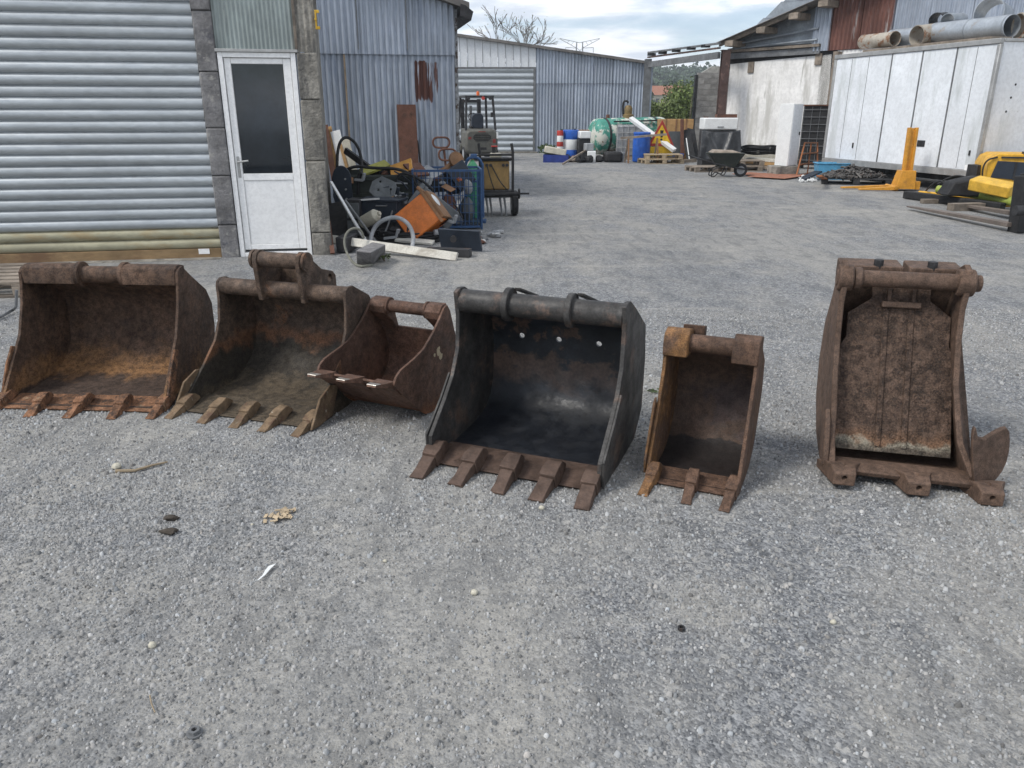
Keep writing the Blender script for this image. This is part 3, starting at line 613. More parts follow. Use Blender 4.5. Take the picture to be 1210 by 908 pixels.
for nm, bx in (('frame', (-.004, .048, .0, 2.203)), ('frame', (.76, .812, .0, 2.203)), ('frame', (.05, .758, 2.152, 2.203)), ('threshold', (.05, .758, .0, .045))):
    part(nm, fbox(bx[0], bx[1], bx[2], bx[3], .01, .1), M_pvc, d, 30, .004)
for bx in ((.056, .122, .08, 2.146), (.672, .752, .08, 2.146), (.124, .67, 2.09, 2.146), (.124, .67, .862, .935), (.124, .67, .08, .135)):
    part('leaf_rail', fbox(bx[0], bx[1], bx[2], bx[3], .034, .0515), M_pvc, d, 30, .004)
part('panel', fbox(.128, .666, .139, .858, .044, .0515), M_pvc, d, 30, .004)
part('pane', fbox(.126, .668, .938, 2.087, .047, .0515), M_glassd, d)
m = fbox(.072, .102, .895, 1.125, .026, .0335); h = part('handle', m, M_alu, d, 30, .004)
m = MB(); m.cyl((.087, .026, 1.065), (.087, -.02, 1.065), .009, 10); m.cyl((.085, -.018, 1.066), (.205, -.02, 1.08), .01, 10); m.v = list(m.v)
hd = part('lever', m, M_alu, d)
m = MB(); m.b2((1.052, -.01, 2.44), (1.07, .02, 2.63)); m.b2((1.07, -.008, 2.44), (1.1, .02, 2.47)); m.b2((1.07, -.008, 2.6), (1.1, .02, 2.63)); m.cyl((1.06, -.012, 2.535), (1.06, -.03, 2.535), .014, 10)
part('hinge_bracket', m, mat('yellow_paint', (.62, .38, .035), .55, 0, .2, 6, .1, 50, [(RUST, 8, .62, .72)]), ws, 30, .003, label='yellow metal gate bracket on the corner')
part('roof_slab', fbox(SX0, 1.2, 3.2, 3.35, -.1, 3.2), M_dark, ws)
part('step', fbox(SX0, -.22, -.02, .004, -.12, .03), M_concw, ws)

# ------------------------------------------------------------------ corrugated shed behind the scrap heap
SW = Wall(-1.067, 15, R(12))
sh = thing('corrugated_shed', 'blue-grey corrugated iron shed with a rust-streaked corner, behind the scrap heap', 'shed', SW.o, R(12))
def sheet(root, x0, w, z0, h, mt, pitch=.105, amp=.021, y=0., name='sheet', rows=1, top=None):
    m = MB()
    fr = (lambda a, z, o: (x0 + a, y + o, z0 + z)) if top is None else (lambda a, z, o: (x0 + a, y + o, z0 + z * (top(x0 + a) - z0) / h))
    m.corr(fr, w, h, pitch, amp, 6, rows)
    return part(name, m, mt, root, 80)
rf = lambda x: 3.36 - x * .32
xs = [-4.2, -3.35, -2.5, -1.65, -.8, .03]
M_galvr2 = M_galvr
for i in range(5):
    w = xs[i + 1] - xs[i]
    if i == 4:
        m = MB(); m.corr(lambda a, z, o: (a, o, z - .02), w, 2.62, .105, .021); o = part('sheet', m, M_galvr, sh, 80); o.location.x = xs[i]
    else: sheet(sh, xs[i], w + .03, -.02, 2.62, M_galv, y=(i % 2) * .006)
    sheet(sh, xs[i], w + .03, 2.55, 1., M_galv, y=-.03 + (i % 2) * .006, top=rf)
for x in (-3.36, -2.51, -1.66, -.81):
    part('seam_strip', MB().b2((x - .006, -.062, 2.62), (x + .012, -.053, 3.7)), M_steelg, sh)
part('rust_strip', MB().b2((-1.93, -.033, .3), (-1.9, -.024, 2.54)), mat('tan_drip_strip', (.26, .2, .14), .8, .1, .3, 8), sh)
m = MB(); m.b2((.035, -.03, -.02), (.09, .05, 3.3)); part('corner_post', m, mat('flaking_grey_timber', (.2, .21, .22), .9, 0, .45, 12, .5, 40, [(DRUST, 9, .5, .6)]), sh)
part('side_wall', MB().b2((.0, .06, -.02), (.03, 6, 3.3)), M_galv, sh)
m = MB(); m.prism([(-4.3, rf(-4.3)), (.28, rf(.28)), (.28, rf(.28) + .12), (-4.3, rf(-4.3) + .12)], lambda a, z, t: (a, t, z), -.25, 6); part('roof', m, M_roof, sh)
m = MB(); m.prism([(.12, 3.18), (.3, 3.1), (.34, 3.24), (.2, 3.34), (.12, 3.36)], lambda a, z, t: (a, t, z), -.3, 6); part('gutter', m, M_dark, sh)

# ------------------------------------------------------------------ shed at the back of the yard
BY = 33.
bs = thing('back_shed', 'long low metal shed with a white gable strip over a ribbed roller door', 'shed', (-5, BY, 0), 0)
bx = lambda px: PX(px, BY, 2.).x + 5
zt = lambda x: 4.39 + (x - bx(538)) * (3.36 - 4.39) / (bx(766) - bx(538))
xd = bx(633)
n = 15; x0 = bx(500); pw = (xd - x0) / n
for i in range(n):
    a, c = x0 + i * pw, x0 + (i + 1) * pw - .012
    m = MB(); m.prism([(a, 3.27), (c, 3.27), (c, zt(c)), (a, zt(a))], lambda q, z, t: (q, t, z), random.uniform(-.006, .006), .04); part('cladding_panel', m, M_white, bs, 30, .004)
    m = MB(); m.prism([(c - .035, 3.27), (c, 3.27), (c, zt(c)), (c - .035, zt(c))], lambda q, z, t: (q, t, z), -.028, -.008); part('panel_rib', m, M_white, bs)
part('backing', MB().b2((x0, .06, 0), (bx(766), .1, 3.26)), M_dark, bs)
m = MB(); h = .235
secs = []
for xx in (x0, xd - .1):
    pr = []
    for i in range(14):
        z = i * h; pr += [(xx, .05, z), (xx, .0, z + h * .25), (xx, -.02, z + h * .5), (xx, .0, z + h * .75), (xx, .045, z + h * .96)]
    secs.append(pr)
m.loft(secs, False, False); part('roller_door', m, M_slat, bs, 50)
part('door_head', MB().b2((x0, -.03, 3.2), (xd, .05, 3.268)), M_steelg, bs)
part('door_jamb', MB().b2((xd - .1, -.03, -.02), (xd - .01, .05, 3.199)), M_steelg, bs)
k = 6; pw = (bx(768) - xd) / k
for i in range(k):
    x = xd + i * pw
    sheet(bs, x, pw + .04, -.02, 2.72, M_galv, .125, .026, (i % 2) * .008)
    sheet(bs, x, pw + .04, 2.66, 1., M_galv, .125, .026, -.035 + (i % 2) * .008, top=lambda q: zt(q))
m = MB(); m.prism([(x0, zt(x0)), (bx(770), zt(bx(770))), (bx(770), zt(bx(770)) + .1), (x0, zt(x0) + .1)], lambda q, z, t: (q, t, z), -.2, 9); part('roof', m, M_roof, bs)
part('end_wall', MB().b2((bx(768) + .045, .03, 0), (bx(768) + .06, 9, 3.3)), M_galv, bs)
part('base_kerb', MB().b2((x0, -.25, -.02), (xd + .1, -.06, .06)), M_concw, bs, 30, .01)

# ------------------------------------------------------------------ right-hand building
RW = Wall(7.3, 28.6, math.atan2(-.787, .617))
rb = thing('yard_barn', 'barn with a streaked white rendered wall and patched corrugated iron above', 'building', RW.o, RW.ang)
def rp(px, py, off=0.): return RW.uv(px, py, off)
a0, zt0 = rp(863, 76); a1, zt1 = rp(983, 64)
m = MB(); m.prism([(a0, -.02), (a1 + .2, -.02), (a1 + .0, zt1), (a0, zt0)], lambda a, z, t: (a, t, z), 0, .2); part('rendered_wall', m, M_render, rb, 30, .01)
for px, py in ((888, 78), (968, 68)):
    a, z = rp(px, py); part('wall_bracket', MB().b2((a - .11, -.05, z - .22), (a + .11, .01, z + .12)), M_wood, rb, 30, .01)
ae = rp(963, 40)[0]; al = rp(858, 60)[0]
zb = 3.5
part('shade_backing', MB().b2((al + .13, .07, 2.95), (ae + .3, .1, zb + .12)), M_dark, rb)  # added dark board closing the sky gap, its colour standing in for beam shade
part('wall_beam', MB().b2((al + .13, -.12, zb - .22), (ae + .3, .06, zb - .04)), M_steelg, rb)
part('wall_plate', MB().b2((al + .13, -.2, zb - .02), (ae + .3, .06, zb + .06)), M_wood, rb)
# gable infill of overlapping sheets, and the roof verge above it
vz = [rp(845, 52, .7), rp(965, 0, .7)]
sl = (vz[1][1] - vz[0][1]) / (vz[1][0] - vz[0][0])
vr = lambda a: vz[0][1] + (a - vz[0][0]) * sl
aq = rp(1235, 20)[0]
for i in range(4):
    z0 = zb + .1 + i * .42; q0 = max(al + .2, al + .2 + i * .62)
    m = MB(); m.prism([(q0, z0), (ae + .3, z0 + .0), (ae + .3, z0 + .44), (min(q0 + .55, ae), z0 + .44)], lambda a, z, t: (a, t, z), .0 - .012 * i, .03 - .012 * i); part('gable_sheet', m, M_zinc, rb)
for zz, q in ((.08, .1), (.2, .3)):
    m = MB(); m.cyl((al + .2, -.16, zb + zz), (ae + .2, -.16, zb + zz + q), .03, 8); part('gutter_rail', m, M_zinc, rb)
m = MB(); m.corr(lambda t, a, o: (vz[0][0] + a, -.75 + t, vr(vz[0][0] + a) + o), 5.5, aq - vz[0][0] - 3.2, .177, .026, 6); part('roof', m, M_roof, rb, 80)
for k, px in enumerate((862, 898, 935, 968)):
    a, z = rp(px, 40, .7); z = vr(a) - .16
    part('purlin', MB().b2((a - .16, -.7, z - .1), (a + .16, 1, z + .08)), M_wood, rb, 30, .01)
m = MB(); m.prism([(vz[0][0] + .1, vr(vz[0][0] + .1) - .12), (ae, vr(ae) - .12), (ae, vr(ae) - .02), (vz[0][0] + .1, vr(vz[0][0] + .1) - .02)], lambda a, z, t: (a, t, z), -.62, -.55); part('bargeboard', m, M_wood, rb)
# tall corrugated wall over the trailer
w = (aq - ae) / 7; segs = [(ae, .35 * w / .6, M_galv)]
x = ae; wd = [.55, .95, .95] + [1.05] * 8; ml = [M_galv, M_redsh, M_redsh] + [M_galv] * 8
for i, (q, mt) in enumerate(zip(wd, ml)):
    sheet(rb, x, q + .04, 3.35, 5.2, mt, .13, .03, -.12 + (i % 2) * .012); x += q
AEND = x
part('core_wall', MB().b2((ae + .35, .0, -.02), (AEND, .2, 8.4)), M_dark, rb)
part('lower_wall', MB().b2((a1 + .22, -.06, -.02), (AEND, -.005, 3.34)), M_render, rb)
m = MB(); p = rp(975, 110); part('corner_post', MB().b2((a1 + .22, -.3, -.02), (a1 + .38, -.07, 3.3)), M_wood, rb)
part('barn_side', MB().b2((al + .3, 1.5, -.02), (al + .5, 10, 3.3)), M_block, rb)
part('base_timber', MB().b2((a0 + .2, -.2, -.02), (a1 - .1, -.03, .12)), M_concw, rb, 30, .01)
part('upper_roof', MB().b2((ae, -.4, 8.4), (AEND, 8, 8.5)), M_roof, rb)

# rusty post carrying the beam
pa = P(858, 60, 27.4); m = MB()
pp = thing('steel_post', 'rust-brown steel post at the corner of the white rendered wall', 'post', (pa.x, pa.y, 0), 0)
for y in (-.11, .11): part('flange', MB().b2((-.13, y - .012, -.02), (.13, y + .012, pa.z)), M_steelr, pp)
part('web', MB().b2((-.012, -.097, -.02), (.012, .097, pa.z)), M_steelr, pp)
part('cap_plate', MB().b2((-.16, -.14, pa.z + .002), (.16, .14, pa.z + .02)), M_steelr, pp)
# far post and the open beam frame between them
pf = P(766, 70, 31.2); fp = thing('beam_frame', 'open steel beam frame spanning the gap between the back shed and the barn', 'frame', (pf.x, pf.y, 0), 0)
for y in (-.1, .1): partw('flange', MB().b2((pf.x - .12, pf.y + y - .012, -.02), (pf.x + .12, pf.y + y + .012, pf.z)), M_steelg, fp)
partw('web', MB().b2((pf.x - .01, pf.y - .085, -.02), (pf.x + .01, pf.y + .085, pf.z)), M_steelg, fp)
q0 = Vector((pf.x, pf.y, pf.z - .2)); q1 = Vector((pa.x - .22, pa.y, pa.z - .14)); dz = Vector((0, 0, 1))
partw('beam', MB().bar(q0, q1, .12, .2), M_steelg, fp)
partw('upper_rail', MB().bar(q0 + dz * .42, q1 + dz * .36, .1, .06), M_steelg, fp)
partw('upper_rail', MB().bar(q0 + dz * .26, q1 + dz * .22, .1, .05), M_steelr, fp)
for k in (.05, .22, .42, .63, .82):
    c = q0.lerp(q1, k); partw('cleat', MB().box(c + dz * .34, (.3, .1, .09)), M_dark, fp)

# breeze-block wall in the gap
kb = P(818, 180, 31.0); kx1 = P(862, 150, 31.0).x
bw = thing('block_wall', 'bare grey breeze-block wall beside the gap, left of the rusty post', 'wall', (kb.x, 31.0, 0), 0)
Wd = kx1 - kb.x; nr = 16; rh = .2; bwid = .5
part('mortar_core', MB().prism([(0.01, -.02), (Wd, -.02), (Wd, 3.19), (.5, 3.19), (.01, 2.9)], lambda a, z, t: (a, t, z), .012, .2), M_mort, bw)
bm_ = mesh('block', MB().b2((.006, 0, .006), (bwid - .006, .19, rh - .006)), M_block, 30); bm_h = mesh('block', MB().b2((.006, 0, .006), (bwid / 2 - .006, .19, rh - .006)), M_block, 30)
for r in range(nr):
    x = 0.; half = r % 2
    while x < Wd - .1:
        l = bwid / 2 if (half and x == 0) else bwid
        if x + l > Wd + .3: break
        if not (r >= 15 and x < .5):
            o = bpy.data.objects.new('block', bm_h if l < .4 else bm_); COL.objects.link(o); o.parent = bw; o.location = (x, random.uniform(-.006, .004), r * rh - .02)
        x += l
part('end_strip', MB().b2((-.09, -.02, -.02), (-.004, .2, 2.9)), M_dark, bw)

# ------------------------------------------------------------------ white box trailer on the right
c0 = G(972, 191, .38); c1 = G(1152, 208, .38)
tu = (c1 - c0); TL = tu.length; ta = math.atan2(tu.y, tu.x)
TW = Wall(c0.x, c0.y, ta); tz = TW.uv(990, 64)[1]; tz2 = TW.uv(1178, 47)[1]; TZ = (tz + tz2) / 2
tr = thing('box_trailer', 'dirty white box trailer body with dark panel seams and ducts lying on its roof', 'trailer', (c0.x, c0.y, 0), ta)
TB = .40; TWD = 2.1
part('box_core', MB().b2((.03, .03, TB), (TL - .03, TWD, TZ - .03)), M_alu, tr)
sx = [.0] + [TW.uv(px, 130)[0] for px in (1045, 1080, 1119)] + [TL]
for i in range(4):
    part('side_panel', MB().b2((sx[i] + (.06 if i == 0 else .02), .0, TB + .08), (sx[i + 1] - (.06 if i == 3 else .02), .029, TZ - .1)), M_panel, tr, 30, .004)
    if i:
        s = part('seam', MB().b2((sx[i] - .018, -.004, TB + .08), (sx[i] + .018, .029, TZ - .1)), M_steelg, tr)
for i, f in ((0, .32), (0, .62), (3, .5)):
    x = sx[i] + (sx[i + 1] - sx[i]) * f; part('panel_groove', MB().b2((x - .006, -.003, TB + .1), (x + .006, .002, TZ - .12)), M_steelg, tr)
part('top_rail', MB().b2((-.02, -.03, TZ - .095), (TL + .02, .06, TZ)), M_alu, tr, 30, .008)
part('bottom_rail', MB().b2((-.02, -.02, TB - .06), (TL + .02, .06, TB + .075)), M_alu, tr, 30, .008)
part('corner_post', MB().b2((TL - .055, -.022, TB + .08), (TL + .03, .06, TZ - .1)), M_alu, tr, 30, .015)
part('corner_post', MB().b2((-.03, -.022, TB + .08), (.055, .06, TZ - .1)), M_alu, tr, 30, .015)
part('end_panel', MB().b2((TL - .028, .065, TB + .05), (TL + .0, TWD, TZ - .06)), M_panel, tr, 30, .004)
part('end_rail', MB().b2((TL - .03, .065, TZ - .058), (TL + .02, TWD, TZ)), M_alu, tr, 30, .006)
part('roof_skin', MB().b2((.0, .065, TZ - .028), (TL - .035, TWD, TZ - .004)), M_panel, tr)
for y, z in ((.55, 2.1), (.5, 1.86), (.45, 1.6)):
    m = MB(); m.cyl((TL - .002, y, z), (TL + .004, y, z), .022, 10); part('rivet_hole', m, M_dark, tr)
a, z = TW.uv(1088, 170); part('vent_plate', MB().b2((a - .1, -.012, z - .06), (a + .12, -.001, z + .07)), M_dark, tr)
a, z = TW.uv(1008, 172); part('latch', MB().b2((a - .02, -.02, z - .06), (a + .02, -.001, z + .06)), M_dark, tr, 30, .004)
a, z = TW.uv(1146, 181); part('latch', MB().b2((a - .02, -.02, z - .05), (a + .02, -.001, z + .05)), M_dark, tr, 30, .004)
a, z = TW.uv(1143, 199); part('sticker', MB().b2((a - .07, -.006, z - .06), (a + .07, -.001, z + .06)), M_pvc, tr)
for x in (.4, TL - .5):
    part('support_block', MB().b2((x - .15, .3, -.01), (x + .15, TWD - .3, TB - .07)), M_dark, tr)
part('chassis', MB().b2((.2, .5, .18), (TL - .2, TWD - .5, TB - .065)), M_dark, tr)
# ducts on the roof
def on_roof(x, y, z): return TW.o + TW.u * x - TW.n * y + Vector((0, 0, TZ + z))
def duct(name, label, pts, r, mt, seams=()):
    m = MB(); pts = [Vector(p) for p in pts]
    m.pipe(pts[0], pts[1], r, .008, 28)
    root = thing(name, label, 'duct', (pts[0].x, pts[0].y, min(p.z for p in pts) - r), 0, 'old ventilation ducts on the trailer roof')
    partw('pipe', m, mt, root)
    d = (pts[1] - pts[0])
    for s in seams:
        c = pts[0] + d * s; e = d.normalized() * .015; m = MB(); m.pipe(c - e, c + e, r + .008, .007, 28); partw('seam_ring', m, mt, root)
def rpx(px, py, y): a_, z_ = TW.uv(px, py, -y); return TW.w(a_, z_, -y)
duct('ventilation_duct', 'long grey galvanised duct lying on the trailer roof', [rpx(1104, 40, .5), rpx(1196, 31, .5)], .21, M_duct, (.03, .5, .97))
duct('ventilation_duct', 'short tan-stained duct with its wide mouth turned to the yard, joining the long duct', [rpx(1083, 43, .1), rpx(1106, 40, .62)], .215, M_ductr, (.06,))
duct('ventilation_duct', 'short rust-mottled duct on the trailer roof above the first seam', [rpx(1020, 50, .35), rpx(1058, 46, .35)], .16, M_ductr, (.03, .97))
duct('ventilation_duct', 'pale grey duct section between the rust-mottled duct and the wide mouth', [rpx(1054, 46, .75), rpx(1086, 43, .75)], .2, M_duct, (.1,))
duct('ventilation_duct', 'tilted wide grey duct with its open mouth raised above the others', [rpx(1180, 22, 1.5), rpx(1168, 15, .95)], .29, M_duct, (.97,))
duct('ventilation_duct', 'narrow grey duct with a dark open mouth behind the long duct', [rpx(1119, 25, 1.0), rpx(1136, 24, 1.6)], .15, M_duct, (.03,))
duct('ventilation_duct', 'dark narrow duct lying behind the long duct, beside the narrow grey one', [rpx(1106, 24, 1.2), rpx(1116, 23, 1.8)], .15, M_dark, (.03,))
duct('ventilation_duct', 'tan rusted duct end beyond the mouth of the long duct', [rpx(1203, 31, .6), rpx(1235, 28, 1.1)], .23, M_ductr, (.05,))
one('timber_packer', MB().bar(on_roof(.9, .3, .03), on_roof(TL - .3, .3, .03), .5, .05), M_wood, 'thin timber batten under the ducts on the trailer roof', 'timber')

# ------------------------------------------------------------------ beyond the yard: hill, woods, bushes, pylon, tree
def hill_z(x, y): 
    t = min(max((y - 130) / 420., 0), 1); return 19 * t * t * (3 - 2 * t) * (1 + .18 * math.sin(x * .011 + 1) + .08 * math.sin(x * .031 + y * .01)) - .3
m = MB(); nx, ny = 60, 30; vv = []; ff = []
for j in range(ny + 1):
    for i in range(nx + 1):
        x = -600 + 1400 * i / nx; y = 100 + 700 * j / ny; vv.append((x, y, hill_z(x, y)))
for j in range(ny):
    for i in range(nx): p = j * (nx + 1) + i; ff.append((p, p + 1, p + nx + 2, p + nx + 1))
m.add(vv, ff); o = bpy.data.objects.new('hill', mesh('hill', m, mat('meadow', (.075, .11, .035), .95, 0, .35, .02, 0, 1, [((.13, .13, .06), .012, .52, .6)]), 80)); COL.objects.link(o); set_props(o, 'wooded green hillside beyond the yard', kind='structure')
M_leaf = [mat('leaf_%s' % n, c, .7, 0, .4, .9, 0, 1, rnd=.25) for n, c in (('dark', (.065, .1, .03)), ('mid', (.13, .175, .05)), ('light', (.18, .225, .065)), ('far', (.05, .08, .04)))]
def leaf_cloud(n, centre, rad, size, shell=.35, lumps=9):
    """many small leaf quads in lumpy clusters through the crown's volume"""
    lc = rng.normal(0, 1, (lumps, 3)); lc /= np.linalg.norm(lc, axis=1)[:, None]; lc *= rng.uniform(.35, .8, (lumps, 1)); lr = rng.uniform(.28, .5, lumps)
    k = rng.integers(0, lumps, n); d = rng.normal(0, 1, (n, 3)); d /= np.linalg.norm(d, axis=1)[:, None]
    p = lc[k] + d * (lr[k] * rng.uniform(shell, 1.05, n) ** .6)[:, None]
    p = p * np.array(rad) + np.array(centre)
    a = rng.normal(0, 1, (n, 3)); a /= np.linalg.norm(a, axis=1)[:, None]; b = np.cross(a, rng.normal(0, 1, (n, 3))); b /= np.linalg.norm(b, axis=1)[:, None]
    s = size * rng.uniform(.6, 1.3, n)[:, None]; a *= s; b *= s * .6
    V = np.stack([p - a, p + b, p + a, p - b], 1).reshape(-1, 3)
    return V
def quad_mesh(name, V, mt):
    n = len(V) // 4; me = bpy.data.meshes.new(name); me.vertices.add(n * 4); me.vertices.foreach_set('co', V.reshape(-1).astype(np.float32))
    me.loops.add(n * 4); me.loops.foreach_set('vertex_index', np.arange(n * 4, dtype=np.int32)); me.polygons.add(n); me.polygons.foreach_set('loop_start', (np.arange(n) * 4).astype(np.int32))
    me.update(calc_edges=True); me.materials.append(mt); return me
Vs = []
for i in range(900):
    y = 220 + 340 * rng.random() ** .8; x = y * rng.uniform(-.05, .4) ; r = rng.uniform(2.2, 3.8)
    Vs.append(leaf_cloud(70, (x, y, hill_z(x, y) + r * .85), (r, r, r * rng.uniform(.8, 1.15)), .95, .5, 5))
o = bpy.data.objects.new('woodland', quad_mesh('woodland', np.concatenate(Vs), M_leaf[3])); COL.objects.link(o); set_props(o, 'dark green hillside woodland seen through the gap', 'woodland', kind='stuff')
def bush(px, Y, h, r, k, label, n=2600, size=.09):
    q = PX(px, Y, h / 2); t = thing('bush', label, 'bush', (q.x, Y, 0), 0, 'bushes beyond the open frame')
    o = bpy.data.objects.new('foliage', quad_mesh('foliage', leaf_cloud(n, (0, 0, h * .55), (r, r * .8, h * .52), size, .3, 12), M_leaf[k])); COL.objects.link(o); o.parent = t
    m = MB()
    for i in range(6):
        a = random.uniform(0, 6.28); m.tube([(0, 0, -.05), (math.cos(a) * r * .25, math.sin(a) * r * .25, h * .4), (math.cos(a) * r * .5, math.sin(a) * r * .5, h * .75)], [.05, .035, .015], 6)
    part('stem', m, M_wood, t)
bush(775, 44, 2.5, 1.5, 1, 'green bush against the far post of the beam frame')
bush(796, 46, 2.9, 1.7, 2, 'light green bush in the middle of the gap')
bush(815, 43, 3.1, 1.5, 1, 'tall green bush beside the block wall')
bush(786, 52, 2.7, 2.2, 0, 'dark green bush behind the light green one')
bush(808, 54, 3.4, 2.2, 0, 'dark green bush behind the tall bush by the block wall')
hx = PX(786, 230, 7).x; hz = hill_z(hx, 230)
fh = thing('far_house', 'small far house with a brown-red tiled roof on the hillside', 'house', (hx, 230, hz), 0)
part('wall', MB().b2((-5, -3, -1), (5, 3, 3.2)), M_cream, fh)
part('roof', MB().prism([(-3.6, 3.1), (3.6, 3.1), (0, 5.6)], lambda a, z, t: (t, a, z), -5.4, 5.4), M_slab, fh)
for x in (-2.5, 2.5): part('window', MB().b2((x - .5, -3.05, 1), (x + .5, -3.002, 2.2)), M_glassd, fh)
# bare tree behind the back shed
tp = PX(606, 46, 3.); bt = thing('bare_tree', 'sparse nearly leafless tree rising behind the white-topped shed', 'tree', (tp.x, 46, 0), 0)
tm = MB(); lv = []
def branch(p, d, l, r, dep):
    pts = [p]; rr = [r]; q = p.copy(); dd = d.copy()
    for i in range(3):
        dd = (dd + Vector((random.gauss(0, .13), random.gauss(0, .13), random.gauss(.03, .08)))).normalized(); q = q + dd * l / 3; pts.append(q.copy()); rr.append(max(.013, r * (1 - .1 * (i + 1))))
    tm.tube(pts, rr, 5 if dep > 1 else 7, False)
    if dep >= 5:
        lv.append(q); return
    for _ in range(3 if dep < 4 else 2):
        ax = Vector((random.gauss(0, 1), random.gauss(0, 1), random.gauss(0, .4))).normalized()
        nd = (dd + ax * random.uniform(.35, .75)).normalized(); branch(pts[random.choice((2, 3, 3))], nd, l * random.uniform(.6, .8), rr[-1] * random.uniform(.6, .85), dep + 1)
branch(Vector((0, 0, -.1)), Vector((.03, 0, 1)), 2.75, .15, 0)
part('trunk', tm, mat('bare_bark', (.13, .115, .1), .9, 0, .3, 6), bt)
V = np.concatenate([leaf_cloud(4, p, (.3, .3, .3), .035, .2, 2) for p in lv[::4]])
o = bpy.data.objects.new('crown', quad_mesh('crown', V, M_leaf[1])); COL.objects.link(o); o.parent = bt
q = PX(566, 44, 4.2); cb_ = thing('bush', 'small leafy shrub top showing over the shed roof beside the bare tree', 'bush', (q.x, 44, 0), 0)
o = bpy.data.objects.new('foliage', quad_mesh('foliage', leaf_cloud(900, (0, 0, 4.0), (.9, .8, .9), .09, .3, 6), M_leaf[1])); COL.objects.link(o); o.parent = cb_
part('stem', MB().tube([(0, 0, -.05), (.1, 0, 2), (0, 0, 4)], [.1, .07, .03], 7), M_wood, cb_)
# pylon
pq = PX(685, 400, 33); pz = hill_z(pq.x, 400); py = thing('pylon', 'lattice electricity pylon top with spread arms above the shed roof', 'pylon', (pq.x, 400, pz), 0)
M_py = mat('pylon_steel', (.2, .21, .22), .6, .3); hgt = P(685, 50, 400).z - pz
def lat(pts, r, nm='arm'): m = MB(); [m.bar(a, b, r, r) for a, b in pts]; part(nm, m, M_py, py)
for s in (-1, 1):
    for y in (-1, 1):
        lat([((s * 4, y * 3, -1), (s * 1.6, y * 1.2, hgt - 7)), ((s * 1.6, y * 1.2, hgt - 7), (s * 1.4, y * 1., hgt))], .3, 'leg')
lat([((s * (4 - 2.4 * k / 6), -2, hgt * k / 7), (-s * (4 - 2.4 * (k + 1) / 6), -2, hgt * (k + 1) / 7)) for k in range(6) for s in (-1, 1)], .18, 'bracing')
for s in (-1, 1):
    lat([((0, 0, hgt - .3), (s * 9.5, 0, hgt + 1.6)), ((s * 1.6, 0, hgt - 2.5), (s * 9.5, 0, hgt + 1.4)), ((s * 1.5, 0, hgt - 2.6), (s * 6.6, 0, hgt - 2.4)), ((s * 6.6, 0, hgt - 2.4), (s * 6.6, 0, hgt - 6))], .24)
    lat([((s * 3, 0, hgt), (s * 4, 0, hgt - 1.2)), ((s * 5, 0, hgt + .5), (s * 6, 0, hgt - .2))], .16, 'bracing')

# ------------------------------------------------------------------ clutter materials
def pm(name, col, rough=.5, metal=0., st=None, **k):
    return mat(name, col, rough, metal, k.pop('var', .2), k.pop('vscale', 6), k.pop('bump', .12), 50, st if st is not None else [([c * .5 + .02 for c in col], 5, .58, .75), ((.2, .18, .15), 7, .68, .8)], **k)
M_black = pm('black_rubber', (.018, .018, .019), .7, st=[((.06, .058, .055), 6, .6, .75)])
M_navy = pm('navy_panel', (.02, .028, .042), .5)
M_dgreen = pm('dark_olive_steel', (.035, .042, .036), .6, .1, [((.09, .06, .045), 5, .6, .75)])
M_orange = pm('orange_enamel', (.62, .17, .03), .45, st=[((.4, .11, .03), 4, .55, .75), ((.16, .07, .04), 9, .68, .76)])
M_yel = pm('yellow_machine_paint', (.66, .36, .03), .45, st=[((.5, .27, .04), 3, .55, .75), (RUST, 8, .68, .76)])
M_yelb = pm('bright_yellow', (.66, .4, .05), .5)
M_grn = pm('lime_green_paint', (.3, .36, .07), .5)
M_oyel = pm('orange_yellow_paint', (.58, .27, .03), .5, st=[((.3, .14, .04), 5, .55, .7), (RUST, 8, .62, .72)])
M_blue = pm('blue_plastic', (.02, .1, .42), .4)
M_bluew = pm('blue_painted_wire', (.035, .085, .19), .5, .1)
M_lblue = pm('pale_blue_plastic', (.1, .33, .52), .5)
M_grey = pm('grey_plastic', (.1, .11, .115), .5)
M_lgrey = pm('light_grey_plastic', (.3, .31, .32), .5)
M_cream2 = pm('cream_plastic', (.5, .47, .38), .5)
M_wht = pm('white_enamel', (.72, .73, .72), .4, var=.05, st=[((.55, .54, .5), 4, .68, .9)])
M_wplank = pm('white_painted_board', (.56, .54, .48), .7, st=[((.33, .3, .25), 4, .52, .7, (.3, 1, 1)), ((.25, .22, .18), 9, .64, .74)])
M_rustp = pm('red_rust_plate', (.13, .06, .04), .8, .1, [(DRUST, 4, .52, .7), ((.18, .085, .05), 8, .6, .75)])
M_brown = pm('brown_board', (.24, .13, .065), .75)
M_tan = pm('tan_board', (.4, .24, .1), .75)
M_red = pm('red_paint', (.4, .04, .03), .5)
M_lens = pm('dull_red_lens', (.2, .025, .022), .4)
M_tankg = pm('flaking_green_tank', (.06, .26, .2), .6, .05, [((.55, .56, .5), 2.6, .5, .56), ((.17, .12, .07), 4, .58, .66), ((.06, .09, .05), 2, .62, .75)])
M_olive = pm('olive_grey_machine', (.1, .098, .085), .6, .1, [((.16, .14, .11), 3, .55, .75), (RUST, 7, .66, .75)])
M_sign = pm('sign_yellow', (.78, .5, .03), .45, st=[])
M_green2 = pm('green_gas_paint', (.06, .3, .14), .45)
M_tarp = pm('black_tarpaulin', (.035, .038, .042), .4, st=[((.1, .1, .1), 4, .55, .75)])
M_bronze = pm('dull_brass', (.2, .14, .06), .6, .3)
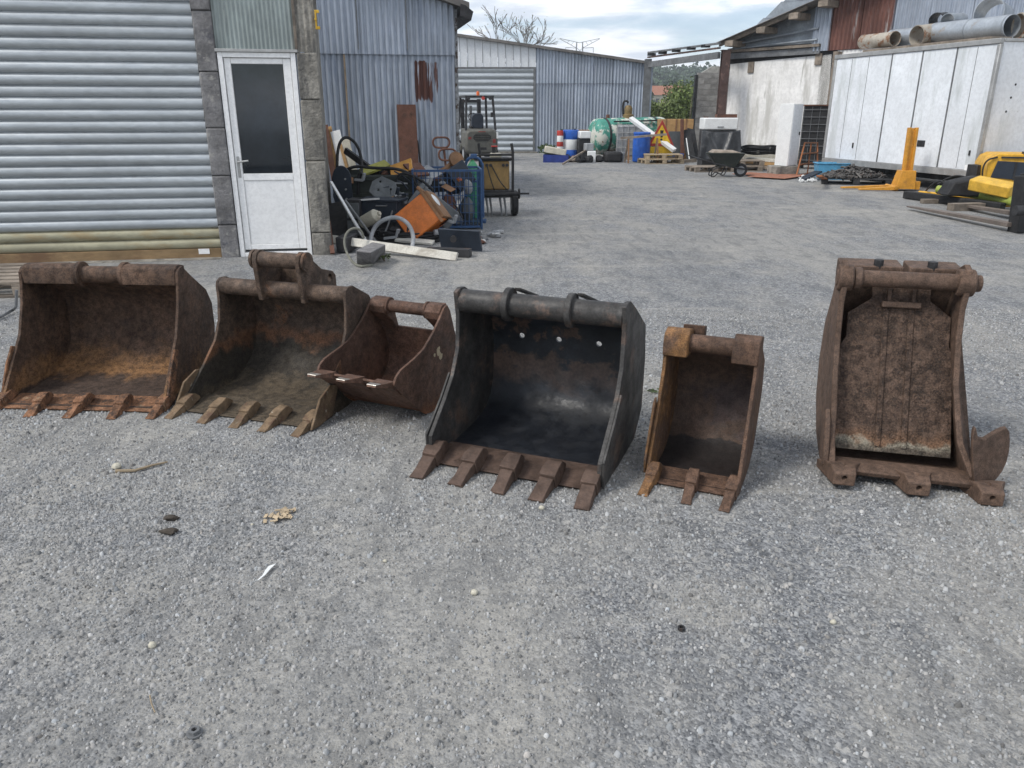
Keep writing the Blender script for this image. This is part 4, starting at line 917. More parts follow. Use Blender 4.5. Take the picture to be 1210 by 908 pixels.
def box_on(name, a, b, mt, label, cat, rz=0., **k):
    """one box-shaped thing between opposite corners a and b, turned about its centre"""
    a = Vector(a); b = Vector(b); c = (a + b) / 2
    return one(name, MB().box(c, [abs(b[i] - a[i]) for i in range(3)], Matrix.Rotation(rz, 3, 'Z')), mt, label, cat, **k)
def plank(name, a, b, w, t, mt, label, cat='plank', up=(0, 0, 1), group=None):
    return one(name, MB().bar(a, b, w, t, up), mt, label, cat, group, 30, .003)
def pallet(x, y, rz, label, L=1.2, Wd=.8, mt=None, z=0., group=None):
    mt = mt or M_wood; t = thing('pallet', label, 'pallet', (x, y, z), rz, group)
    for yy in (-1, 0, 1):
        for xx in (-1, 0, 1): part('block', MB().box((xx * (L / 2 - .07), yy * (Wd / 2 - .05), .06), (.14, .1, .08)), mt, t, 30, .003)
        part('bottom_plank', MB().box((0, yy * (Wd / 2 - .05), .01), (L, .1, .02)), mt, t, 30, .003)
    for xx in (-1, 0, 1): part('stringer', MB().box((xx * (L / 2 - .07), 0, .111), (.14, Wd, .02)), mt, t, 30, .003)
    n = 6
    for i in range(n): part('top_plank', MB().box((random.uniform(-.01, .01), -Wd / 2 + .06 + i * (Wd - .12) / (n - 1), .133), (L, .1, .022), Matrix.Rotation(random.uniform(-.01, .01), 3, 'Z')), mt, t, 30, .003)
    return t
def wheel(parent, c, axis, r, w, world=True, rimmat=None):
    c = Vector(c); ax = Vector(axis).normalized(); m = MB()
    prof = [(r * .62, -w / 2), (r * .9, -w / 2), (r, -w * .3), (r, w * .3), (r * .9, w / 2), (r * .62, w / 2)]
    m.lathe(prof, c, ax, 24); wh = part('wheel', m, M_black, parent, 35, world=world)
    m = MB(); m.lathe([(.02, -w * .56), (r * .3, -w * .56), (r * .4, -w * .53), (r * .6, -w * .51), (r * .6, w * .51), (r * .3, w * .56), (.02, w * .56)], c, ax, 20); part('rim', m, rimmat or M_lgrey, wh, 35, world=world)
    return wh

# ------------------------------------------------------------------ pallet at the left edge, with a bent rod
q = G(8, 347); pallet(q.x - .35, q.y + .25, R(8), 'weathered grey pallet at the side of the widest rusty bucket', 1.2, 1.0)
one('bent_rod', MB().tube([G(-40, 392, .02), G(2, 374, .02), G(16, 366, .03), G(19, 362, .1), P(19.5, 343, G(19, 362, .1).y)], .012, 8), M_steelg, 'grey bent steel rod lying in front of the weathered pallet', 'rod')

def tint(mt): return {'dark_metal': 'dark', 'black_rubber': 'black', 'red_rust_plate': 'rusty', 'grey_steel': 'grey steel', 'navy_panel': 'navy', 'light_grey_plastic': 'light grey', 'brown_board': 'brown', 'orange_yellow_paint': 'orange', 'orange_enamel': 'bright orange', 'grey_plastic': 'dark grey', 'dull_aluminium': 'silvery', 'grey_timber': 'grey wooden', 'tan_board': 'tan', 'white_painted_board': 'whitish'}[mt.name]
# ------------------------------------------------------------------ scrap heap by the workshop corner
Y0 = 11.3
x0, x1 = P(398, 240, Y0).x, P(492, 240, Y0).x; zt_ = P(450, 207, Y0).z
sk = thing('scrap_skip', 'dark olive open steel skip under the scrap heap', 'skip', ((x0 + x1) / 2, Y0, 0), R(4))
hw = (x1 - x0) / 2
part('front_panel', MB().b2((-hw, 0, .0), (hw, .03, zt_)), M_dgreen, sk); part('back_panel', MB().b2((-hw, 1.1, 0), (hw, 1.13, zt_)), M_dgreen, sk)
for s in (-1, 1): part('side_panel', MB().b2((s * hw - .015, .031, 0), (s * hw + .015, 1.099, zt_)), M_dgreen, sk)
part('floor_panel', MB().b2((-hw, .04, .3), (hw, 1.09, .33)), M_dgreen, sk)
for z in (zt_ - .04, zt_ - .28): part('rail', MB().b2((-hw - .03, -.05, z - .03), (hw + .03, -.001, z + .03)), M_dgreen, sk, 30, .006)
for x in (-.85, -.3, .3, .85): part('rib', MB().b2((x * hw - .025, -.04, .02), (x * hw + .025, -.001, zt_ - .32)), M_dgreen, sk, 30, .004)
# boards leaning in the corner
cols = [(M_tan, 'orange-brown board leaning against the workshop corner'), (M_wht, 'broken white board leaning between brown boards at the corner'), (M_rustp, 'dark red-brown board leaning against the pillar'), (M_cream2, 'cream slatted board leaning over the skip'), (M_tan, 'thin tan batten leaning beside the cream board')]
for i, (mt, lb) in enumerate(cols):
    bpx = (409, 420, 402, 432, 426)[i]; tpx = (388, 396, 384, 408, 402)[i]; ty = (150, 155, 148, 165, 170)[i]
    yb = 12.72 - .03 * i; a = PX(bpx, yb, .02); c = P(tpx, ty, yb + .5)
    plank('leaning_board', a, c, (.1, .16, .09, .12, .05)[i], .02, mt, lb, up=(0, -1, .2))
# hoses
z1 = zt_ + .05
one('rubber_hose', MB().tube(curve([P(398, 205, 11.6), P(399, 172, 11.7), P(408, 160, 11.8), P(422, 170, 11.8), P(428, 190, 11.7), P(427, 207, 11.5)]), .022, 8), M_black, 'thick black hose arching high over the skip', 'hose')
one('rubber_hose', MB().tube(curve([P(405, 203, 11.35), P(420, 196, 11.3), P(440, 199, 11.25), P(465, 199, 11.2), P(480, 203, 11.2), P(500, 215, 11.1)]), .022, 8), M_black, 'black hose lying along the top edge of the skip', 'hose')
one('rubber_hose', MB().tube(curve([P(432, 210, 11.2), P(426, 203, 11.2), P(423, 212, 11.2), P(423, 230, 11.2)]), .026, 8), M_black, 'short black hose hanging down the front of the skip', 'hose')
one('rubber_hose', MB().tube(curve([P(468, 222, 11.15), P(469, 208, 11.15), P(478, 204, 11.15), P(500, 214, 11.0), P(512, 225, 10.9)]), .018, 8), M_black, 'thin black hose bent over the right end of the skip', 'hose')
one('beam', MB().bar(P(408, 178, 12.2), P(445, 205, 11.9), .05, .09), M_dark, 'dark steel bar slanting down behind the skip', 'beam')
# rounded dark plate, on the skip's left end
m = MB(); c = P(405, 222, 11.1); pol = [(math.cos(t) * .135, math.sin(t) * .2 + (.1 if math.sin(t) > 0 else -.1)) for t in np.linspace(0, 2 * math.pi, 28, endpoint=False)]
m.prism(pol, lambda a, b_, t: c + Vector((a, t, b_)), -.03, .0); rp_ = one('rounded_plate', m, M_navy, 'dark blue oval plate with bolts on the left end of the skip', 'plate', bevel=.006)
for bz in (-.15, -.02, .12): partw('bolt', MB().cyl(c + Vector((.05, -.03, bz)), c + Vector((.05, -.045, bz)), .014, 8), M_alu, rp_)
one('leaning_sheet', MB().bar(P(398, 240, 10.9), P(403, 290, 10.3), .3, .03, (0, -1, .3)), M_black, 'black panel leaning in the corner below the oval plate', 'panel')
# perforated dark plate
c = P(460, 228, 10.9); rot = Matrix.Rotation(R(24), 3, 'Y') @ Matrix.Rotation(R(-25), 3, 'X')
m = MB(); pol = [(-.26, -.1), (-.1, -.17), (.26, -.16), (.27, .05), (.1, .08), (.02, .17), (-.18, .17), (-.27, .05)]
m.prism(pol, lambda a, b_, t: c + rot @ Vector((a, t, b_)), -.012, .012); pp_ = one('perforated_plate', m, M_grey, 'dark grey steel plate with drilled holes in front of the skip', 'plate', bevel=.003)
cut_holes(pp_, [(rot @ Vector((hx_, -.1, hz_)) + c - pp_.location, rot @ Vector((hx_, .1, hz_)) + c - pp_.location, .016) for hx_, hz_ in ((-.17, .09), (-.15, -.03), (.16, -.02), (.21, -.09), (.1, -.1), (.0, .05))])
# navy cabinet panel with bright top edge
cb1 = thing('cabinet', 'navy blue steel cabinet lying open-side down with a worn white top edge', 'cabinet', (P(448, 250, 10.5).x, 10.5, 0), R(-14))
part('body', MB().b2((-.26, -.06, .2), (.28, .28, .47)), M_navy, cb1, 30, .01); part('top_edge', MB().b2((-.29, -.08, .472), (.31, .3, .5)), M_navy, cb1, 30, .005)
part('worn_strip', MB().bar((-.29, -.085, .485), (.05, -.085, .515), .006, .022, (0, 0, 1)), M_wht, cb1); m = MB(); m.tube([(.0, -.06, .42), (.0, -.1, .42), (.14, -.1, .425), (.14, -.06, .425)], .01, 8); part('handle', m, M_steelg, cb1)
part('base', MB().b2((-.22, -.03, .0), (.24, .26, .199)), M_dark, cb1)
cc = thing('drawer_unit', 'dark grey narrow drawer unit between the corner pillar and the navy cabinet', 'drawer unit', (P(417, 255, 10.4).x, 10.4, 0), R(-5))
part('body', MB().b2((-.09, 0, 0), (.1, .3, .5)), M_dark, cc, 30, .006)
for z in (.03, .26): part('drawer', MB().b2((-.08, -.015, z), (.09, -.001, z + .2)), M_grey, cc, 30, .004)
# cream canister
m = MB(); a, c = P(428, 264, 10.2), P(447, 253, 10.1); m.tube([a, a.lerp(c, .1), a.lerp(c, .85), c], [.07, .085, .085, .05], 18); cn = one('canister', m, M_cream2, 'cream plastic canister lying on its side in the scrap heap', 'canister')
partw('cap', MB().cyl(c, c + (c - a).normalized() * .03, .028, 12), M_cream2, cn)
# orange tilted box
c = P(498, 258, 10.15); rot = Matrix.Rotation(R(-4), 3, 'Z') @ Matrix.Rotation(R(-38), 3, 'Y') @ Matrix.Rotation(R(-14), 3, 'X')
ob = thing('orange_box', 'bright orange metal casing tipped on its corner with a brown strap', 'casing', (c.x, c.y, 0), 0)
def rb_(m, bxs):
    for ce, sz in bxs: m.box(c + rot @ Vector(ce), sz, rot)
    return m
partw('body', rb_(MB(), [((0, 0, 0), (.5, .34, .42))]), M_orange, ob, bevel=.015)
partw('side_frame', rb_(MB(), [((.275, 0.02, 0), (.045, .34, .4))]), M_brown, ob, bevel=.008)
partw('strap', rb_(MB(), [((.24, -.18, 0), (.04, .015, .5)), ((.24, 0, .22), (.04, .38, .015))]), M_brown, ob, bevel=.004)
m = MB(); m.lathe([(.001, .012), (.06, .012), (.09, .0)], c + rot @ Vector((.3, -.02, .06)), rot @ Vector((1, 0, 0)), 24); partw('lamp', m, M_wht, ob)
partw('knob', MB().cyl(c + rot @ Vector((.24, -.05, .2)), c + rot @ Vector((.2, -.05, .33)), .026, 10), M_brown, ob)
# grey lid
m = MB(); c2 = P(514, 246, 10.5); r2 = Matrix.Rotation(R(38), 3, 'Y') @ Matrix.Rotation(R(-20), 3, 'X')
m.box(c2, (.62, .05, .3), r2); gl = one('plastic_cover', m, M_grey, 'dark grey plastic lid slanting over the orange casing', 'cover', bevel=.02)
partw('rim', MB().box(c2 + r2 @ Vector((-.3, -.03, -.02)), (.06, .12, .34), r2), M_grey, gl, bevel=.01)
# blue wire cage
cg = thing('wire_cage', 'blue welded wire basket full of scrap, beside the orange casing', 'wire basket', (P(530, 272, 11.15).x, 11.15, 0), R(6))
gw = .48; gd = .7; gh = .82
for y in (0, gd):
    for x in (-gw, gw): part('post', MB().box((x, y, gh / 2), (.024, .024, gh)), M_bluew, cg, 30, .003)
    for z in (.04, gh): part('rail', MB().box((0, y, z), (2 * gw - .036, .03, .03)), M_bluew, cg)
    for k in range(15): part('upright_wire', MB().cyl((-gw + (k + 1) * 2 * gw / 16, y, .056), (-gw + (k + 1) * 2 * gw / 16, y, gh - .016), .006, 6), M_bluew, cg)
    for k in range(6): part('cross_wire', MB().cyl((-gw + .018, y - .011, .12 + k * .12), (gw - .018, y - .011, .12 + k * .12), .005, 6), M_bluew, cg)
for x in (-gw, gw):
    for z in (.04, gh): part('rail', MB().box((x, gd / 2, z), (.03, gd - .036, .03)), M_bluew, cg)
    for k in range(10): part('upright_wire', MB().cyl((x, (k + 1) * gd / 11, .056), (x, (k + 1) * gd / 11, gh - .016), .006, 6), M_bluew, cg)
part('base_tray', MB().b2((-gw + .02, .02, .06), (gw - .02, gd - .02, .08)), M_navy, cg)
inv = Matrix.Translation(cg.location) @ Matrix.Rotation(R(6), 4, 'Z')
bits = [(M_navy, 'navy casing', (-.28, .3, .3), (.26, .34, .4)), (M_rustp, 'rusty gearbox casting', (.02, .28, .28), (.24, .3, .36)), (M_grey, 'grey motor housing', (.28, .32, .26), (.2, .3, .32)), (M_dark, 'dark bracket block', (-.1, .45, .6), (.5, .2, .22)), (M_lgrey, 'pale grey pump body', (.3, .2, .58), (.14, .18, .2)), (M_navy, 'navy tool box', (.1, .36, .58), (.3, .22, .2))]
for mt, nm, ce, sz in bits:
    m = MB(); m.rock((0, 0, 0), (sz[0] * 1.15, sz[1] * 1.15, sz[2]), .12, 7); m.v = [inv @ (p + Vector(ce)) for p in m.v]
    one('scrap_part', m, mt, nm + ' inside the blue wire basket', 'scrap', 'scrap inside the blue wire basket', 30, .008)
one('tilted_casing', MB().bar(P(533, 216, 11.5), P(552, 202, 11.6), .3, .34, (0, .2, 1)), M_navy, 'dark tilted casing on top of the blue wire basket', 'casing', bevel=.01)
# blue bottle trolley behind the basket, and its green bottle
tx = P(560, 200, 12.1); bt2 = thing('bottle_trolley', 'blue hand truck handle standing behind the wire basket', 'trolley', (tx.x, 12.1, 0), 0)
topz = P(560, 186, 12.1).z
for s in (-1, 1): part('tube', MB().tube(curve([(s * .13, 0, .05), (s * .13, 0, .9), (s * .13, -.01, topz - .14), (s * .1, -.03, topz - .03), (s * .03, -.03, topz)]), .022, 10), M_bluew, bt2)
part('cross_bar', MB().cyl((-.13, 0, .6), (.13, 0, .6), .018, 8), M_bluew, bt2); part('foot_plate', MB().b2((-.18, -.25, .0), (.18, .05, .03)), M_bluew, bt2); part('hook', MB().b2((-.05, -.05, topz - .02), (.05, .0, topz + .05)), M_bluew, bt2, 30, .01)
gb = one('gas_bottle', MB().lathe([(.09, .032), (.105, .06), (.105, .72), (.09, .8), (.05, .86), (.03, .88), (.03, .9)], (tx.x - .03, 12.28, 0), n=22), M_green2, 'green-shouldered gas bottle on the blue hand truck', 'gas bottle')
partw('valve', MB().cyl((tx.x - .03, 12.28, .9), (tx.x - .03, 12.28, .96), .018, 8), M_bronze, gb)
# pieces lying on top of the skip
one('yellow_offcut', MB().bar(P(428, 204, 11.6), P(458, 193, 11.8), .2, .03, (0, -.4, 1)), pm('faded_yellow_green', (.34, .33, .07), .6), 'yellow-green sheet metal offcut on top of the skip', 'offcut')
one('orange_offcut', MB().bar(P(462, 204, 11.5), P(487, 195, 11.5), .3, .05, (.1, -.5, 1)), M_oyel, 'orange folded plate on top of the skip', 'offcut', bevel=.005)
one('brown_angle', MB().bar(P(486, 194, 11.55), P(498, 208, 11.4), .3, .03, (.3, -.3, .6)), M_rustp, 'brown folded plate edge beside the orange plate', 'offcut')
one('grey_slab', MB().bar(P(495, 202, 11.7), P(513, 212, 11.5), .34, .03, (0, -.6, 1)), M_lgrey, 'light grey sheet resting between skip and basket', 'sheet')
one('timber_beam', MB().bar(P(498, 214, 11.6), P(535, 204, 11.9), .08, .1), M_wood, 'brown timber beam across the top of the wire basket', 'beam', bevel=.006)
one('curved_arm', MB().tube(curve([P(508, 208, 11.7), P(522, 204, 11.8), P(533, 196, 11.9), P(539, 186, 11.95)]), .05, 10), M_brown, 'brown curved steel arm rising over the wire basket', 'arm')
m = MB(); c = P(539, 189, 11.85); m.lathe([(.001, -.03), (.11, -.03), (.12, 0), (.11, .03), (.001, .035)], c, (.45, -.8, .25), 22); one('round_pad', m, M_brown, 'round brown worn pad at the end of the curved arm', 'pad')
for k in range(9):
    c = P(random.uniform(502, 548), random.uniform(210, 217), 11.35 + random.random() * .3); m = MB(); m.rock(c, (random.uniform(.06, .14), .08, .06), .3); mt = random.choice((M_rustp, M_orange, M_lgrey, M_grey)); one('scrap_chip', m, mt, 'small ' + tint(mt) + ' scrap piece on top of the wire basket', 'scrap', 'scrap pieces on top of the wire basket')
m = MB(); q = P(440, 203, 11.5)
for k in range(8):
    c = P(432 + k * 5 + random.uniform(-3, 3), random.uniform(203, 208), 11.5 + random.random() * .4); m = MB(); m.bar(c, c + Vector((random.uniform(-.2, .2), random.uniform(-.1, .1), random.uniform(.0, .08))), .07, .05); mt = random.choice((M_dark, M_black, M_rustp)); one('scrap_bar', m, mt, 'short ' + tint(mt) + ' scrap bar lying in the skip', 'scrap', 'scrap bars in the skip')
# plates standing against the corrugated wall
a, c = SW.uv(484, 225)[0], 1.7
plank('steel_plate', SW.w(a, .0, .28), SW.w(a, 1.72, .06), .34, .02, M_rustp, 'tall brown rusty plate leaning against the corrugated shed', 'plate', SW.n)
plank('steel_bar', SW.w(a + .26, .0, .26), SW.w(a + .18, 1.1, .05), .03, .03, M_black, 'black bar leaning beside the tall rusty plate', 'bar', SW.n)
def loop(cx, cz, w, h, y): return [SW.w(cx + w * math.copysign(min(1, abs(math.cos(t)) ** .5), math.cos(t)), cz + h * math.sin(t), y) for t in np.linspace(0, 2 * math.pi, 28, endpoint=False)]
lr = thing('loop_frame', 'rusty bent-tube double loop on a stem before the corrugated wall', 'frame', SW.w(-.25, 0, .3), 0)
u0 = SW.uv(519, 168)
partw('loop', MB().tube(loop(u0[0], u0[1], .15, .09, .3), .018, 8, closed=True), M_rustp, lr); u1 = SW.uv(526, 182); partw('loop', MB().tube(loop(u1[0], u1[1], .16, .1, .34), .018, 8, closed=True), M_rustp, lr)
partw('stem', MB().cyl(SW.w(u1[0] + .02, 0, .32), SW.w(u0[0] + .04, u0[1] - .08, .32), .022, 8), M_rustp, lr)
# boards on the ground in front
plank('white_board', G(392, 283, .14), G(540, 304, .04), .1, .04, M_wplank, 'long white painted board lying in front of the scrap heap', up=(0, -1, .45))
plank('white_board', G(468, 283, .05), G(512, 287, .03), .1, .03, M_wplank, 'short white board behind the long white board', up=(0, -.3, 1))
plank('black_beam', G(505, 297, .05), G(556, 299, .05), .12, .09, M_dark, 'short dark beam beside the end of the long white board', 'beam')
one('steel_plate', MB().bar(G(520, 282, .14), G(568, 285, .14), .03, .26, (0, -.35, 1)), M_navy, 'dark blue-grey steel plate edge below the wire basket', 'plate')
one('castor', MB().cyl(G(536, 282, .16) + Vector((0, -.06, 0)), G(536, 282, .16) + Vector((0, -.01, 0)), .04, 16), M_dark, 'small dark round roller on the blue-grey plate', 'roller')
one('concrete_block', MB().loft([[Vector(p) for p in r_] for r_ in ([G(421, 312), G(438, 314), G(456, 303), G(440, 300)], [G(420, 296, .2), G(438, 299, .21), G(456, 289, .2), G(440, 286, .2)])]), M_conc, 'grey concrete block standing at the left end of the white board', 'block', bevel=.015)
def ringpts(c, rx, rz, y, t0=0, t1=2 * math.pi, n=30, tilt=0.): return [c + Vector((math.cos(t) * rx, y + math.sin(t) * rz * tilt, math.sin(t) * rz)) for t in np.linspace(t0, t1, n)]
one('grey_hose', MB().tube(curve([G(437, 291, .03), P(440, 272, 9.75), P(451, 260, 9.7), P(468, 256, 9.7), P(482, 263, 9.65), P(489, 278, 9.6), G(487, 294, .03)]), .026, 10), M_lgrey, 'thick light grey hose arched over the long white board', 'hose')
one('thin_hose', MB().tube(curve([G(440, 313, .02), G(423, 316, .02), P(412, 305, 8.95), P(406, 288, 9.0), P(409, 275, 9.05), P(418, 269, 9.1), P(427, 272, 9.15), P(430, 282, 9.15)]), .014, 8), pm('olive_hose', (.17, .17, .14), .6), 'thin grey-green hose looped in front of the concrete block', 'hose')
m = MB(); cq = G(488, 284)
for k in range(9):
    m2 = [cq + Vector((math.cos(t) * (.46 + .025 * math.sin(3 * t + k)) , math.sin(t) * (.22 + .02 * k / 3), .03 + .03 * (k % 4) + .01 * math.sin(5 * t + k))) for t in np.linspace(0, 2 * math.pi, 40, endpoint=False)]; m.tube(m2, .014, 6, closed=True)
one('cable_coil', m, M_black, 'flat black cable coil under the orange casing', 'cable')
one('white_pole', MB().bar(P(391, 215, 10.2), G(434, 288, .03), .035, .02), M_wht, 'thin white strip slanting down from the corner pillar', 'strip')
one('steel_tube', MB().cyl(P(408, 237, 10.1), G(447, 290, .03), .016, 8), M_steelg, 'thin grey tube slanting beside the white strip', 'tube')
one('rust_strip', MB().bar(G(393, 300, .02), P(388, 262, 9.35), .05, .03), M_rustp, 'short rusty strip standing at the foot of the corner pillar', 'strip')
one('debris_block', MB().bar(G(404, 290, .1), G(416, 284, .12), .16, .18), M_dark, 'dark block behind the end of the long white board', 'block', bevel=.01)
for k in range(14):
    c = G(random.uniform(566, 594), random.uniform(276, 289)); s = random.uniform(.05, .1); m = MB(); m.rock((c.x, c.y, s * .35), (s * 1.4, s, s * .7), .35, 6); m.cyl((c.x, c.y, s * .4), (c.x + random.uniform(-.07, .07), c.y + random.uniform(-.07, .0), s * random.uniform(.2, .9)), s * .22, 8)
    mt = random.choice((M_alu, M_lgrey, M_steelg, M_alu, M_rustp)); one('metal_casting', m, mt, 'small ' + tint(mt) + ' metal casting in the heap beside the wire basket', 'casting', 'metal castings heaped beside the wire basket', 30)
def weed(px, py, h, r, n, label, k=1, size=.03):
    c = G(px, py); t = thing('weed', label, 'weed', (c.x, c.y, 0), 0)
    o = bpy.data.objects.new('leaves', quad_mesh('leaves', leaf_cloud(n, (0, 0, h * .55), (r, r, h * .5), size, .2, 7), M_leaf[k])); COL.objects.link(o); o.parent = t
    m = MB()
    for i in range(4): m.tube([(0, 0, -.01), (random.uniform(-r, r) * .6, random.uniform(-r, r) * .6, h * .8)], [.006, .003], 5)
    part('stems', m, M_wood, t)
weed(455, 309, .1, .1, 60, 'small reddish weed growing by the concrete block', 1, .018)

kinds = ('bent bar', 'flat offcut', 'round stub', 'broken bracket')
for k in range(30):
    px, py = random.uniform(404, 545), random.uniform(207, 284); yy = 11.15 - (py - 207) / 77 * 1.35 + random.uniform(0, .12); c = P(px, py, yy); kd = k % 4; l = random.uniform(.06, .2)
    d_ = Vector((random.gauss(0, 1), random.gauss(0, .4), random.gauss(0, .5))).normalized() * l; m = MB()
    if kd == 0: m.tube(curve([c - d_, c + Vector((0, 0, random.uniform(-.06, .06))), c + d_], 2), .012, 7)
    elif kd == 1: m.bar(c - d_, c + d_, random.uniform(.05, .12), .008, (0, -.6, 1))
    elif kd == 2: m.cyl(c - d_ * .4, c + d_ * .4, random.uniform(.02, .045), 12)
    else: m.bar(c - d_, c + d_ * .2, .05, .03); m.bar(c + d_ * .2, c + d_ * .2 + Vector((.03, -.02, .1)), .05, .025)
    mt = random.choice((M_dark, M_black, M_rustp, M_steelg, M_navy, M_lgrey, M_brown, M_oyel)); one('scrap_piece', m, mt, tint(mt) + ' ' + kinds[kd] + ' of scrap metal tucked into the heap by the workshop corner', 'scrap', kinds[kd] + 's in the scrap heap', 30, .003)

# ------------------------------------------------------------------ welding cart
wy = G(590, 256).y; wc = thing('generator_cart', 'yellow generator on a black wheeled frame with prongs', 'generator', (P(586, 240, wy).x, wy, 0), R(6))
part('body', MB().b2((-.2, .0, .42), (.22, .6, .86)), pm('dirty_yellow', (.27, .17, .06), .6, st=[((.2, .12, .05), 3, .5, .7), ((.1, .07, .05), 8, .62, .72)]), wc, 30, .02)
part('top_cover', MB().b2((-.23, -.01, .862), (.25, .6, .9)), M_dark, wc, 30, .01); part('base_frame', MB().b2((-.24, -.04, .3), (.26, .62, .418)), M_dark, wc, 30, .01)
for x in (-.25, .27): part('upright', MB().tube([(x, -.03, .3), (x, -.03, 1.0), (x - .02, -.02, 1.13)], .022, 8), M_black, wc)
part('cross_bar', MB().cyl((-.25, -.03, .96), (.27, -.03, .96), .018, 8), M_black, wc); part('cross_bar', MB().cyl((-.36, -.03, .9), (.27, -.03, .9), .016, 8), M_black, wc)
part('draw_bar', MB().cyl((-.2, -.12, .35), (.36, -.14, .37), .03, 10), M_black, wc); part('draw_pin', MB().cyl((.36, -.14, .37), (.52, -.15, .37), .014, 8), M_black, wc)
part('draw_ring', MB().tube([(.35, -.14 + .02, .37 + .0)] + [(.36 + .0 * t, -.14 + .06 * math.cos(t), .37 + .07 * math.sin(t)) for t in np.linspace(0, 6.1, 16)], .014, 6), M_black, wc)
for x in (-.16, -.1, .06, .13): part('prong', MB().tube([(x, -.05, .3), (x + .02, -.06, .15), (x + .03, -.08, .01)], [.02, .016, .01], 7), M_steelg, wc)
for x in (-.14, -.08, .12, .18): part('socket', MB().cyl((x, -.001, .8), (x, -.02, .8), .024, 12), M_dark, wc)
for a_, b_ in (((-.07, -.02, .8), (.18, -.1, .42)), ((-.14, -.02, .8), (-.02, -.1, .4))): part('cable', MB().tube(curve([a_, ((a_[0] + b_[0]) / 2, -.11, .55), b_]), .009, 6), M_black, wc)
wheel(wc, (.31, .1, .2), (1, 0, 0), .2, .1, False); wheel(wc, (-.33, .3, .2), (1, 0, 0), .2, .1, False)
t = part('torch', MB().b2((-.08, .05, .902), (.1, .2, .98)), M_cream2, wc, 30, .02); part('torch_grip', MB().tube([(-.02, .1, .98), (-.02, .1, 1.07)], .03, 8), M_dark, t); part('torch_lever', MB().b2((-.06, .06, 1.072), (.04, .14, 1.09)), M_red, t, 30, .005)

# ------------------------------------------------------------------ forklift parked before the back shed
fq = G(570, 191); fk = thing('forklift', 'olive-grey forklift seen from behind with an orange beacon on its cage roof', 'forklift', (fq.x, fq.y, 0), R(14))
def fsec(y, hw, z0, z1, r=.1): return [(-hw + r, y, z0), (hw - r, y, z0), (hw, y, z0 + r), (hw, y, z1 - r), (hw - r, y, z1), (-hw + r, y, z1), (-hw, y, z1 - r), (-hw, y, z0 + r)]
part('counterweight', MB().loft([fsec(-.0, .5, .3, .98), fsec(.08, .56, .24, 1.03), fsec(.6, .57, .22, 1.04)]), M_olive, fk, 40, .02)
g_ = part('grille', MB().loft([fsec(-.012, .3, .66, .9, .08), fsec(.004, .3, .66, .9, .08)]), M_black, fk, 40)
for k in range(4): part('grille_bar', MB().b2((-.26, -.025, .69 + k * .055), (.26, -.013, .705 + k * .055)), M_olive, g_)
part('tow_slot', MB().b2((-.15, -.015, .38), (.15, .0, .46)), M_black, fk, 30, .006)
part('hood', MB().b2((-.5, .602, .45), (.5, 1.2, 1.05)), M_olive, fk, 30, .03); part('floor_deck', MB().b2((-.52, 1.201, .3), (.52, 1.75, .55)), M_olive, fk, 30, .02)
part('tail_light', MB().b2((-.47, -.008, .72), (-.37, .02, .8)), M_lens, fk); part('tail_light', MB().b2((.37, -.008, .6), (.47, .02, .72)), M_lens, fk); part('tail_light', MB().b2((-.12, -.008, .95), (.12, .02, .975)), M_lens, fk); part('number_plate', MB().b2((.5, -.004, .74), (.56, .05, .94)), M_wht, fk)
s = part('seat', MB().b2((-.22, .75, 1.052), (.22, 1.2, 1.15)), M_black, fk, 30, .03); part('backrest', MB().loft([fsec(.68, .2, 1.06, 1.52, .08), fsec(.78, .22, 1.06, 1.55, .09)]), M_navy, s, 40, .01)
for x, y in ((-.5, .2), (.5, .2), (-.5, 1.6), (.5, 1.6)): part('cage_post', MB().bar((x * 1.02, y, 1.), (x * .9, y + (.15 if y < 1 else -.15), 2.05), .06, .07, (1, 0, 0)), M_dark, fk)
for x in (-.46, .46): part('cage_rail', MB().b2((x - .035, .3, 2.051), (x + .035, 1.5, 2.11)), M_dark, fk)
for y in (.32, .62, .92, 1.2, 1.46): part('cage_bar', MB().b2((-.424, y - .025, 2.06), (.424, y + .025, 2.105)), M_dark, fk)
part('beacon', MB().lathe([(.05, 0), (.055, .08), (.04, .13), (.001, .14)], (-.05, .35, 2.111), n=14), pm('beacon_orange', (.7, .14, .03), .3, st=[]), fk)
for x in (-.4, .34, .1): part('work_lamp', MB().lathe([(.03, 0), (.06, .06), (.055, .09)], (x, .28, 2.02), (0, -1, 0), 14), M_dark if x != .1 else M_red, fk)
for x in (-.62, .42): part('mirror', MB().b2((x - .06, .26, 1.42), (x + .06, .29, 1.58)), M_dark, fk, 30, .01)
for x in (-.3, .3): part('mast_channel', MB().b2((x - .06, 1.85, .12), (x + .06, 2.0, 2.02)), M_dark, fk)
part('mast_cross', MB().b2((-.24, 1.86, 1.9), (.24, 1.98, 2.0)), M_dark, fk); part('lift_cylinder', MB().cyl((.0, 1.92, .2), (0, 1.92, 1.8), .045, 12), M_steelg, fk)
part('steering_wheel', MB().tube([(-.02 + .17 * math.cos(t), 1.38 + .05 * math.sin(t), 1.42 + .13 * math.sin(t)) for t in np.linspace(0, 6.28, 22, endpoint=False)], .014, 6, closed=True), M_black, fk); part('steering_column', MB().cyl((-.02, 1.6, .56), (-.02, 1.4, 1.41), .025, 8), M_dark, fk)
for x in (-.5, .5): wheel(fk, (x * 1.0, .38, .24), (1, 0, 0), .24, .18, False); wheel(fk, (x * 1.12, 1.62, .33), (1, 0, 0), .33, .24, False)
for x in (-.25, .25): part('fork', MB().b2((x - .06, 2.02, .06), (x + .06, 3.05, .1)), M_dark, fk, 30, .004)

